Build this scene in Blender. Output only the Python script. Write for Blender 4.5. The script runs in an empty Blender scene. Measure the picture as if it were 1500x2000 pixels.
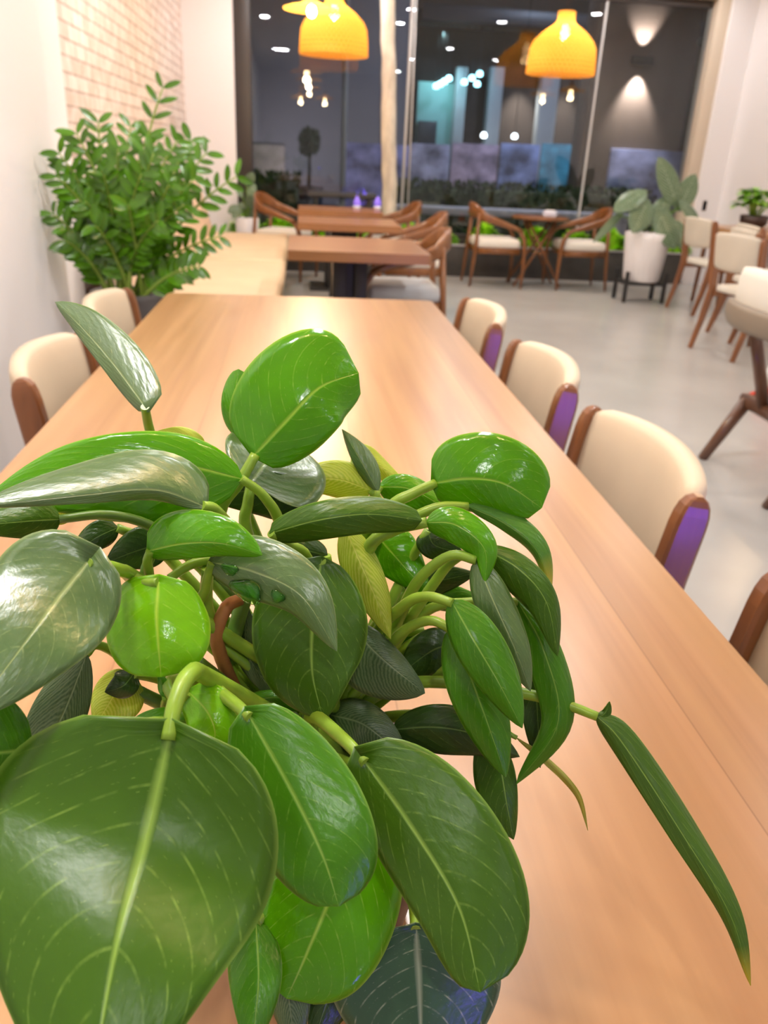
import bpy, bmesh, math, random
from mathutils import Vector, Matrix, Euler
R = math.radians
PI = math.pi
SC = bpy.context.scene
COL = SC.collection

# ------------------------------------------------------------------ camera
IMW, IMH, FPX, CAMH = 1500.0, 2000.0, 1567.0, 1.25
def _n(v): return Vector(v).normalized()
_Y = _n((587-750, -(294-1000), -FPX))           # room depth direction seen by the camera
_D = _n((575-750, -(4520-1000), -FPX))          # straight down
_Z = -_D; _Z = (_Z - _Y*_Z.dot(_Y)).normalized()
_X = _Y.cross(_Z)
ROT = Matrix((_X, _Y, _Z))                      # camera -> room
CAMLOC = Vector((0, 0, CAMH))
cam_d = bpy.data.cameras.new('camera'); cam = bpy.data.objects.new('camera', cam_d); COL.objects.link(cam)
cam.matrix_world = Matrix.Translation(CAMLOC) @ ROT.to_4x4()
cam_d.sensor_fit = 'VERTICAL'; cam_d.sensor_height = 36.0; cam_d.lens = 36.0*FPX/IMH
cam_d.clip_start = 0.02; cam_d.clip_end = 200
cam_d.dof.use_dof = True; cam_d.dof.focus_distance = 0.47; cam_d.dof.aperture_fstop = 11.0
SC.camera = cam
SC.view_settings.view_transform = 'Standard'; SC.view_settings.look = 'None'
SC.view_settings.gamma = 1.0; SC.view_settings.use_curve_mapping = False
SC.view_settings.exposure = -0.05
SC.cycles.use_denoising = True
SC.cycles.max_bounces = 10; SC.cycles.transparent_max_bounces = 16
SC.cycles.sample_clamp_indirect = 6.0
SC.cycles.caustics_reflective = False; SC.cycles.caustics_refractive = False

# ------------------------------------------------------------------ world (night)
W = bpy.data.worlds.new('night'); SC.world = W; W.use_nodes = True
W.node_tree.nodes['Background'].inputs[0].default_value = (0.02, 0.025, 0.05, 1)
W.node_tree.nodes['Background'].inputs[1].default_value = 0.4

DOWN_W = 23.0        # ceiling downlights
PEND_W = 14.0         # pendant bulbs
BLUE_W = 26.0         # unseen blue lamps placed behind the viewer

def light(name, kind, loc, energy, color=(1, 1, 1), size=.1, target=None, spot=None, size_y=None, blend=.4):
    d = bpy.data.lights.new(name, kind); d.energy = energy; d.color = color
    if kind == 'AREA':
        d.size = size
        if size_y: d.shape = 'RECTANGLE'; d.size_y = size_y
        else: d.shape = 'DISK'
    elif kind == 'SPOT':
        d.spot_size = spot; d.spot_blend = blend; d.shadow_soft_size = size
    elif kind == 'POINT': d.shadow_soft_size = size
    o = bpy.data.objects.new(name, d); COL.objects.link(o); o.location = loc
    if target is not None:
        o.rotation_euler = (Vector(target)-Vector(loc)).to_track_quat('-Z', 'Y').to_euler()
    return o

# ------------------------------------------------------------------ materials
def mat(name, col, rough=.5, spec=.5, metal=0., coat=0., noise=None, bump=None, emit=None, sheen=0., trans=0.):
    m = bpy.data.materials.new(name); m.use_nodes = True
    nt = m.node_tree; b = nt.nodes['Principled BSDF']
    b.inputs['Base Color'].default_value = (*col, 1); b.inputs['Roughness'].default_value = rough
    b.inputs['Specular IOR Level'].default_value = spec; b.inputs['Metallic'].default_value = metal
    b.inputs['Coat Weight'].default_value = coat; b.inputs['Coat Roughness'].default_value = .12
    b.inputs['Sheen Weight'].default_value = sheen
    b.inputs['Transmission Weight'].default_value = trans
    if emit:
        b.inputs['Emission Color'].default_value = (*emit[:3], 1); b.inputs['Emission Strength'].default_value = emit[3]
    tc = nt.nodes.new('ShaderNodeTexCoord')
    if noise:   # (scale vector, amount)
        mp = nt.nodes.new('ShaderNodeMapping'); mp.inputs['Scale'].default_value = noise[0]
        nt.links.new(tc.outputs['Object'], mp.inputs[0])
        nz = nt.nodes.new('ShaderNodeTexNoise'); nz.inputs['Scale'].default_value = 1.; nz.inputs['Detail'].default_value = 6
        nt.links.new(mp.outputs[0], nz.inputs['Vector'])
        cr = nt.nodes.new('ShaderNodeValToRGB')
        a = noise[1]
        cr.color_ramp.elements[0].position = .3; cr.color_ramp.elements[1].position = .7
        cr.color_ramp.elements[0].color = (*[c*(1-a) for c in col], 1)
        cr.color_ramp.elements[1].color = (*[min(1, c*(1+a)) for c in col], 1)
        nt.links.new(nz.outputs['Fac'], cr.inputs[0]); nt.links.new(cr.outputs[0], b.inputs['Base Color'])
    if bump:
        nz2 = nt.nodes.new('ShaderNodeTexNoise'); nz2.inputs['Scale'].default_value = bump[0]; nz2.inputs['Detail'].default_value = 3
        nt.links.new(tc.outputs['Object'], nz2.inputs['Vector'])
        bp = nt.nodes.new('ShaderNodeBump'); bp.inputs['Strength'].default_value = bump[1]; bp.inputs['Distance'].default_value = .002
        nt.links.new(nz2.outputs['Fac'], bp.inputs['Height']); nt.links.new(bp.outputs[0], b.inputs['Normal'])
    return m

def wood(name, c1, c2, scale=(18, 1.6, 18), rough=.35, coat=0., planks=None):
    m = mat(name, c1, rough, .5, coat=coat); nt = m.node_tree; b = nt.nodes['Principled BSDF']
    N = nt.nodes.new; L = nt.links.new
    tc = N('ShaderNodeTexCoord'); mp = N('ShaderNodeMapping'); mp.inputs['Scale'].default_value = scale
    L(tc.outputs['Object'], mp.inputs[0])
    nz = N('ShaderNodeTexNoise'); nz.inputs['Scale'].default_value = 1.; nz.inputs['Detail'].default_value = 8; nz.inputs['Distortion'].default_value = .6
    L(mp.outputs[0], nz.inputs['Vector'])
    cr = N('ShaderNodeValToRGB'); cr.color_ramp.elements[0].position = .3; cr.color_ramp.elements[1].position = .72
    cr.color_ramp.elements[0].color = (*c1, 1); cr.color_ramp.elements[1].color = (*c2, 1)
    L(nz.outputs['Fac'], cr.inputs[0])
    out = cr.outputs[0]
    if planks:
        sx = N('ShaderNodeSeparateXYZ'); L(tc.outputs['Object'], sx.inputs[0])
        a = N('ShaderNodeMath'); a.operation = 'MULTIPLY_ADD'; a.inputs[1].default_value = 1/planks; a.inputs[2].default_value = 10.69
        L(sx.outputs[0], a.inputs[0])
        fl = N('ShaderNodeMath'); fl.operation = 'FLOOR'; L(a.outputs[0], fl.inputs[0])
        wn = N('ShaderNodeTexWhiteNoise'); wn.noise_dimensions = '1D'; L(fl.outputs[0], wn.inputs['W'])
        # broad cathedral figure inside each stave
        mp2 = N('ShaderNodeMapping'); mp2.inputs['Scale'].default_value = (5, .55, 5); L(tc.outputs['Object'], mp2.inputs[0])
        off = N('ShaderNodeVectorMath'); off.operation = 'ADD'; L(mp2.outputs[0], off.inputs[0]); L(wn.outputs['Color'], off.inputs[1])
        wv = N('ShaderNodeTexNoise'); wv.inputs['Scale'].default_value = 1.5; wv.inputs['Distortion'].default_value = 1.2; L(off.outputs[0], wv.inputs['Vector'])
        hs = N('ShaderNodeHueSaturation')
        mr = N('ShaderNodeMapRange'); mr.inputs['To Min'].default_value = .76; mr.inputs['To Max'].default_value = 1.20
        ad = N('ShaderNodeMath'); ad.operation = 'ADD'; L(wn.outputs['Value'], ad.inputs[0]); L(wv.outputs['Fac'], ad.inputs[1])
        mr.inputs['From Min'].default_value = .3; mr.inputs['From Max'].default_value = 1.6
        L(ad.outputs[0], mr.inputs['Value']); L(mr.outputs[0], hs.inputs['Value'])
        mr3 = N('ShaderNodeMapRange'); mr3.inputs['To Min'].default_value = .488; mr3.inputs['To Max'].default_value = .508
        L(wv.outputs['Fac'], mr3.inputs['Value']); L(mr3.outputs[0], hs.inputs['Hue'])
        L(out, hs.inputs['Color'])
        fr = N('ShaderNodeMath'); fr.operation = 'FRACT'; L(a.outputs[0], fr.inputs[0])
        ed = N('ShaderNodeMath'); ed.operation = 'LESS_THAN'; ed.inputs[1].default_value = .006; L(fr.outputs[0], ed.inputs[0])
        mx = N('ShaderNodeMix'); mx.data_type = 'RGBA'; mx.blend_type = 'MULTIPLY'; mx.inputs['B'].default_value = (.75, .68, .6, 1)
        L(ed.outputs[0], mx.inputs['Factor']); L(hs.outputs[0], mx.inputs['A']); out = mx.outputs['Result']
    L(out, b.inputs['Base Color'])
    if planks: b.inputs['Specular IOR Level'].default_value = .85
    bp = N('ShaderNodeBump'); bp.inputs['Strength'].default_value = .12; bp.inputs['Distance'].default_value = .001
    L(nz.outputs['Fac'], bp.inputs['Height']); L(bp.outputs[0], b.inputs['Normal'])
    return m

M = {}
M['wall'] = mat('wall_paint', (.86, .83, .84), .75, .3, bump=(60, .05))
M['ceiling'] = mat('ceiling_paint', (.85, .84, .83), .8, .3)
M['beige'] = mat('jamb_paint', (.62, .52, .41), .6)
M['darkframe'] = mat('dark_frame', (.035, .026, .022), .45)
M['white_seal'] = mat('glass_seal', (.55, .55, .55), .4)
M['floor'] = mat('polished_concrete', (.43, .42, .40), .24, .5, noise=((1.3, 1.3, 1.3), .10), bump=(40, .05))
M['table'] = wood('table_veneer', (.40, .20, .072), (.54, .295, .125), (26, 1.1, 26), .29, planks=.29)
M['table2'] = wood('small_table_veneer', (.26, .115, .045), (.36, .17, .075), (2, 22, 22), .3)
M['chairwood'] = wood('chair_walnut', (.17, .06, .022), (.30, .115, .042), (22, 22, 3), .28, .4)
M['teak'] = wood('armchair_teak', (.17, .060, .016), (.26, .098, .028), (14, 14, 5), .3, .3)
M['oldwood'] = wood('lounge_walnut', (.10, .042, .022), (.17, .075, .04), (20, 20, 4), .32, .3)
M['taupe'] = mat('taupe_shell', (.25, .20, .15), .5)
M['cream'] = mat('cream_leather', (.68, .56, .405), .5, .4, noise=((7, 7, 7), .04), bump=(220, .12))
M['greige'] = mat('cream_leather_greyed', (.62, .56, .47), .5, .4, noise=((7, 7, 7), .04), bump=(220, .12))  # cream leather greyed to carry the lighting at the right wall
M['offwhite'] = mat('offwhite_fabric', (.80, .76, .68), .7, .3, bump=(260, .2))
M['greyseat'] = mat('grey_fabric', (.52, .54, .56), .8, .3, bump=(260, .2))
M['bench'] = mat('bench_leather', (.64, .485, .315), .55, .4, noise=((5, 5, 5), .06), bump=(90, .15))
M['benchback'] = mat('bench_back_leather', (.72, .53, .38), .55, .4, noise=((5, 5, 5), .05), bump=(90, .1))
M['black'] = mat('black_steel', (.02, .018, .018), .4)
M['darkgrey'] = mat('charcoal_pot', (.075, .068, .068), .55, noise=((20, 20, 20), .15))
M['brownpot'] = mat('dark_brown_pot', (.045, .022, .018), .35, noise=((30, 30, 30), .2))
M['whitepot'] = mat('white_ribbed_pot', (.82, .79, .80), .55, noise=((30, 30, 3), .05))
M['soil'] = mat('potting_soil', (.035, .02, .012), .9, noise=((60, 60, 60), .6), bump=(120, 1.))
M['ledge'] = mat('dark_ledge', (.06, .055, .05), .6, noise=((6, 6, 6), .2))
M['bark'] = mat('pale_bark', (.66, .60, .50), .85, noise=((14, 14, 5), .22), bump=(40, .8))
M['lens'] = mat('lamp_lens', (1, 1, 1), .5, emit=(1, .97, .92, 60))
M['bulb'] = mat('warm_bulb', (1, .9, .7), .5, emit=(1, .72, .36, 45))
M['white_metal'] = mat('white_metal', (.8, .8, .8), .4)
M['brass'] = mat('brass_fitting', (.5, .3, .1), .35, metal=.9)
M['purple'] = mat('violet_glass', (.24, .16, .75), .15, .6, emit=(.25, .16, .9, .5))
M['napkin'] = mat('pale_glass', (.75, .77, .9), .2)
M['red'] = mat('red_plastic', (.75, .05, .02), .45)
M['whiteplastic'] = mat('white_plastic', (.85, .85, .85), .4)
M['asphalt'] = mat('asphalt', (.03, .03, .033), .8, noise=((3, 3, 3), .2))
M['blueled'] = mat('added_blue_lens', (.02, .02, .1), .4, emit=(.10, .07, 1., 4.0))

def brick_mat():
    m = mat('washed_brick', (.7, .6, .52), .8, .3); nt = m.node_tree; b = nt.nodes['Principled BSDF']; N = nt.nodes.new; L = nt.links.new
    tc = N('ShaderNodeTexCoord'); sp = N('ShaderNodeSeparateXYZ'); cb = N('ShaderNodeCombineXYZ')
    L(tc.outputs['Object'], sp.inputs[0]); L(sp.outputs[1], cb.inputs[0]); L(sp.outputs[2], cb.inputs[1])
    br = N('ShaderNodeTexBrick'); br.inputs['Scale'].default_value = 1.; br.inputs['Brick Width'].default_value = .23; br.inputs['Row Height'].default_value = .078
    br.inputs['Mortar Size'].default_value = .008; br.inputs['Mortar Smooth'].default_value = .4; br.inputs['Bias'].default_value = 0.
    br.inputs['Color1'].default_value = (.60, .48, .42, 1); br.inputs['Color2'].default_value = (.72, .62, .57, 1); br.inputs['Mortar'].default_value = (.48, .37, .33, 1)
    L(cb.outputs[0], br.inputs['Vector'])
    nz = N('ShaderNodeTexNoise'); nz.inputs['Scale'].default_value = 9; nz.inputs['Detail'].default_value = 6; L(tc.outputs['Object'], nz.inputs['Vector'])
    mx = N('ShaderNodeMix'); mx.data_type = 'RGBA'; mx.inputs['B'].default_value = (.84, .79, .76, 1)
    mr = N('ShaderNodeMapRange'); mr.inputs['From Min'].default_value = .42; mr.inputs['From Max'].default_value = .75; mr.inputs['To Max'].default_value = .6
    L(nz.outputs['Fac'], mr.inputs['Value']); L(mr.outputs[0], mx.inputs['Factor']); L(br.outputs['Color'], mx.inputs['A']); L(mx.outputs['Result'], b.inputs['Base Color'])
    ma = N('ShaderNodeMath'); ma.operation = 'MULTIPLY_ADD'; ma.inputs[1].default_value = -1; L(br.outputs['Fac'], ma.inputs[0])
    m2 = N('ShaderNodeMath'); m2.operation = 'MULTIPLY'; m2.inputs[1].default_value = .4; L(nz.outputs['Fac'], m2.inputs[0]); L(m2.outputs[0], ma.inputs[2])
    bp = N('ShaderNodeBump'); bp.inputs['Strength'].default_value = .8; bp.inputs['Distance'].default_value = .008
    L(ma.outputs[0], bp.inputs['Height']); L(bp.outputs[0], b.inputs['Normal'])
    return m
M['brick'] = brick_mat()

def glass_mat():
    m = bpy.data.materials.new('window_glass'); m.use_nodes = True; nt = m.node_tree; nt.nodes.clear(); N = nt.nodes.new; L = nt.links.new
    o = N('ShaderNodeOutputMaterial'); mx = N('ShaderNodeMixShader'); t = N('ShaderNodeBsdfTransparent'); g = N('ShaderNodeBsdfGlossy')
    t.inputs[0].default_value = (.80, .83, .84, 1); g.inputs['Roughness'].default_value = 0.0; g.inputs[0].default_value = (.95, .97, 1, 1)
    f = N('ShaderNodeFresnel'); f.inputs[0].default_value = 1.50
    L(f.outputs[0], mx.inputs[0]); L(t.outputs[0], mx.inputs[1]); L(g.outputs[0], mx.inputs[2]); L(mx.outputs[0], o.inputs[0])
    return m
M['glass'] = glass_mat()

def water_mat():
    m = bpy.data.materials.new('water'); m.use_nodes = True; nt = m.node_tree; nt.nodes.clear(); N = nt.nodes.new; L = nt.links.new
    o = N('ShaderNodeOutputMaterial'); mx = N('ShaderNodeMixShader'); t = N('ShaderNodeBsdfTransparent'); g = N('ShaderNodeBsdfGlossy')
    t.inputs[0].default_value = (.70, .98, .62, 1); g.inputs['Roughness'].default_value = .03
    f = N('ShaderNodeFresnel'); f.inputs[0].default_value = 1.4
    L(f.outputs[0], mx.inputs[0]); L(t.outputs[0], mx.inputs[1]); L(g.outputs[0], mx.inputs[2]); L(mx.outputs[0], o.inputs[0])
    return m
M['water'] = water_mat()

def rattan_mat():
    m = bpy.data.materials.new('woven_rattan'); m.use_nodes = True; nt = m.node_tree; nt.nodes.clear(); N = nt.nodes.new; L = nt.links.new
    o = N('ShaderNodeOutputMaterial'); d = N('ShaderNodeBsdfDiffuse'); t = N('ShaderNodeBsdfTranslucent'); tr = N('ShaderNodeBsdfTransparent')
    uv = N('ShaderNodeTexCoord'); sp = N('ShaderNodeSeparateXYZ'); L(uv.outputs['UV'], sp.inputs[0])
    def wave(src, k):
        a = N('ShaderNodeMath'); a.operation = 'MULTIPLY'; a.inputs[1].default_value = k; L(src, a.inputs[0])
        s = N('ShaderNodeMath'); s.operation = 'SINE'; L(a.outputs[0], s.inputs[0]); return s.outputs[0]
    w1 = wave(sp.outputs[0], 2*PI*44); w2 = wave(sp.outputs[1], 2*PI*16)
    mu = N('ShaderNodeMath'); mu.operation = 'MULTIPLY'; L(w1, mu.inputs[0]); L(w2, mu.inputs[1])
    cr = N('ShaderNodeMapRange'); cr.inputs['From Min'].default_value = -1; cr.inputs['From Max'].default_value = 1
    L(mu.outputs[0], cr.inputs['Value'])
    mc = N('ShaderNodeMix'); mc.data_type = 'RGBA'; mc.inputs['A'].default_value = (.66, .27, .035, 1); mc.inputs['B'].default_value = (.95, .56, .13, 1)
    L(cr.outputs[0], mc.inputs['Factor'])
    L(mc.outputs['Result'], d.inputs[0]); L(mc.outputs['Result'], t.inputs[0])
    m1 = N('ShaderNodeMixShader'); m1.inputs[0].default_value = .6; L(d.outputs[0], m1.inputs[1]); L(t.outputs[0], m1.inputs[2])
    gt = N('ShaderNodeMath'); gt.operation = 'GREATER_THAN'; gt.inputs[1].default_value = .72; L(mu.outputs[0], gt.inputs[0])
    ho = N('ShaderNodeMath'); ho.operation = 'MULTIPLY'; ho.inputs[1].default_value = .7; L(gt.outputs[0], ho.inputs[0])
    m2 = N('ShaderNodeMixShader'); L(ho.outputs[0], m2.inputs[0]); L(m1.outputs[0], m2.inputs[1]); L(tr.outputs[0], m2.inputs[2])
    L(m2.outputs[0], o.inputs[0])
    return m
M['rattan'] = rattan_mat()

def leaf_mat(name, col, vein, rough=.28, nveins=9, veinamt=.35, dash=.25, transl=.22, edge=.5, stripes=0., spec=.5, tip=None, tip0=.72):
    m = bpy.data.materials.new(name); m.use_nodes = True; nt = m.node_tree; N = nt.nodes.new; L = nt.links.new
    b = nt.nodes['Principled BSDF']; o = nt.nodes['Material Output']
    b.inputs['Roughness'].default_value = rough; b.inputs['Specular IOR Level'].default_value = spec
    def mth(op, a, c=None, clamp=False):
        n = N('ShaderNodeMath'); n.operation = op; n.use_clamp = clamp
        for i, v in enumerate((a, c)):
            if v is None: continue
            if isinstance(v, (int, float)): n.inputs[i].default_value = v
            else: L(v, n.inputs[i])
        return n.outputs[0]
    uv = N('ShaderNodeTexCoord'); sp = N('ShaderNodeSeparateXYZ'); L(uv.outputs['UV'], sp.inputs[0])
    U = mth('ABSOLUTE', mth('MULTIPLY_ADD', sp.outputs[0], 2.)); nt.nodes[-1]
    # |2x-1|
    U = mth('ABSOLUTE', mth('SUBTRACT', mth('MULTIPLY', sp.outputs[0], 2.), 1.)); V = sp.outputs[1]
    mw = mth('ADD', mth('MULTIPLY', mth('SUBTRACT', 1., V), .055), .016)
    mid = mth('SUBTRACT', 1., mth('DIVIDE', U, mw), True)
    ph = mth('SUBTRACT', V, mth('MULTIPLY', mth('POWER', U, 1.5), .42))
    sn = mth('SINE', mth('MULTIPLY', ph, 2*PI*nveins))
    vn = mth('MULTIPLY', mth('SUBTRACT', sn, .93, True), 14., True)
    nz = N('ShaderNodeTexNoise'); nz.inputs['Scale'].default_value = 14; nz.inputs['Detail'].default_value = 3
    mp = N('ShaderNodeMapping'); mp.inputs['Scale'].default_value = (1, 1, 1); L(uv.outputs['UV'], mp.inputs[0]); L(mp.outputs[0], nz.inputs['Vector'])
    br = mth('MULTIPLY', mth('SUBTRACT', nz.outputs['Fac'], .4, True), 4., True)
    vn = mth('MULTIPLY', mth('MULTIPLY', vn, br), veinamt)
    # short pale dashes along the side veins
    sn2 = mth('SINE', mth('MULTIPLY', ph, 2*PI*nveins*2.3)); d2 = mth('MULTIPLY', mth('SUBTRACT', sn2, .9, True), 10., True)
    nz2 = N('ShaderNodeTexNoise'); nz2.inputs['Scale'].default_value = 40; L(uv.outputs['UV'], nz2.inputs['Vector'])
    d2 = mth('MULTIPLY', mth('MULTIPLY', d2, mth('MULTIPLY', mth('SUBTRACT', nz2.outputs['Fac'], .58, True), 9., True)), dash)
    eg = mth('MULTIPLY', mth('SUBTRACT', U, .955, True), 22*edge, True)
    fac = mth('MAXIMUM', mth('MAXIMUM', mth('MULTIPLY', mid, .75), vn), mth('MAXIMUM', d2, eg))
    if stripes:
        ss = mth('SINE', mth('MULTIPLY', mth('ADD', ph, mth('MULTIPLY', nz.outputs['Fac'], .05)), 2*PI*nveins*2.2))
        fac = mth('MAXIMUM', fac, mth('MULTIPLY', mth('MULTIPLY_ADD', ss, .5), stripes))
    big = N('ShaderNodeTexNoise'); big.inputs['Scale'].default_value = 3.; L(uv.outputs['UV'], big.inputs['Vector'])
    base = N('ShaderNodeMix'); base.data_type = 'RGBA'; base.inputs['A'].default_value = (*[c*.8 for c in col], 1); base.inputs['B'].default_value = (*[min(1, c*1.22) for c in col], 1)
    L(big.outputs['Fac'], base.inputs['Factor'])
    bo = base.outputs['Result']
    if tip:
        tf = mth('MULTIPLY', mth('SUBTRACT', V, tip0, True), 1.1/(1-tip0), True)
        tm = N('ShaderNodeMix'); tm.data_type = 'RGBA'; tm.inputs['B'].default_value = (*tip, 1); L(tf, tm.inputs['Factor']); L(bo, tm.inputs['A']); bo = tm.outputs['Result']
    mx = N('ShaderNodeMix'); mx.data_type = 'RGBA'; mx.inputs['B'].default_value = (*vein, 1)
    L(fac, mx.inputs['Factor']); L(bo, mx.inputs['A']); L(mx.outputs['Result'], b.inputs['Base Color'])
    bp = N('ShaderNodeBump'); bp.inputs['Strength'].default_value = .5; bp.inputs['Distance'].default_value = .0003
    hb = mth('ADD', mth('MULTIPLY', sn, .22), mth('ADD', mth('MULTIPLY', nz.outputs['Fac'], 2.0), mth('MULTIPLY', nz2.outputs['Fac'], .35)))
    hb = mth('SUBTRACT', hb, mth('MULTIPLY', mid, 1.2))
    L(hb, bp.inputs['Height']); L(bp.outputs[0], b.inputs['Normal'])
    t = N('ShaderNodeBsdfTranslucent'); hs = N('ShaderNodeHueSaturation'); hs.inputs['Value'].default_value = 1.6; hs.inputs['Hue'].default_value = .48
    L(mx.outputs['Result'], hs.inputs['Color']); L(hs.outputs[0], t.inputs[0])
    ms = N('ShaderNodeMixShader'); ms.inputs[0].default_value = transl; L(b.outputs[0], ms.inputs[1]); L(t.outputs[0], ms.inputs[2]); L(ms.outputs[0], o.inputs[0])
    return m
LM = {}
VEIN = (.36, .58, .10)
LM['dark'] = leaf_mat('leaf_deep_green', (.056, .150, .006), VEIN, .33, 8, spec=.38)
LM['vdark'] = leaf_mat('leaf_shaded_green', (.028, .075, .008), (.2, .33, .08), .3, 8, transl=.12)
LM['mid'] = leaf_mat('leaf_mid_green', (.065, .24, .006), VEIN, .28, 9, spec=.45)
LM['fresh'] = leaf_mat('leaf_fresh_green', (.095, .36, .002), (.5, .72, .10), .17, 9, spec=.5)
LM['bright'] = leaf_mat('leaf_young_green', (.21, .55, .008), (.6, .78, .10), .18, 6, dash=.05, transl=.3)
LM['lime'] = leaf_mat('leaf_yellow_green', (.38, .52, .03), (.75, .78, .2), .4, 7, stripes=.45, transl=.35)
LM['grey'] = leaf_mat('leaf_sheen_green', (.10, .20, .05), (.5, .62, .25), .3, 9, spec=1.)  # pale reflected sheen put into a greyed base, with strong specular
LM['striped'] = leaf_mat('leaf_striped_green', (.045, .10, .028), (.30, .38, .18), .4, 10, stripes=.3, transl=.12)
LM['bluish'] = leaf_mat('leaf_bluelit_green', (.05, .13, .06), (.45, .55, .35), .28, 8, veinamt=.7)  # blue light on the bottom leaf put into its base colour
LM['yellowtip'] = leaf_mat('leaf_with_yellow_tip', (.085, .26, .025), VEIN, .3, 9, tip=(.62, .52, .05))
LM['darktip'] = leaf_mat('leaf_dark_with_yellow_tip', (.062, .155, .010), VEIN, .33, 8, tip=(.50, .42, .03), tip0=.86)
LM['withered'] = leaf_mat('leaf_withered', (.42, .42, .06), (.7, .6, .2), .5, 9)
M['stalk'] = mat('stalk_green', (.25, .42, .035), .35, .5, noise=((60, 60, 60), .15))
M['stalkd'] = mat('stalk_dark_green', (.11, .22, .03), .4, .5, noise=((60, 60, 60), .2))
M['stalko'] = mat('stalk_orange_brown', (.42, .17, .06), .5, .4, noise=((60, 60, 60), .25))
M['zz'] = mat('zz_leaf', (.075, .215, .006), .25, .6, noise=((9, 9, 9), .45))
M['zzstem'] = mat('zz_stem', (.24, .36, .05), .45)
M['limeplant'] = mat('lime_leaf', (.42, .88, .03), .5, noise=((12, 12, 12), .3))
M['alo'] = leaf_mat('variegated_leaf', (.035, .095, .025), (.50, .60, .45), .3, 5, veinamt=.9, dash=.9, stripes=.42, transl=.12)
M['smallleaf'] = mat('small_bright_leaf', (.25, .52, .05), .35, noise=((20, 20, 20), .3))
M['hedge'] = mat('hedge_leaf', (.06, .085, .035), .7, noise=((8, 8, 8), .4))

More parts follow.
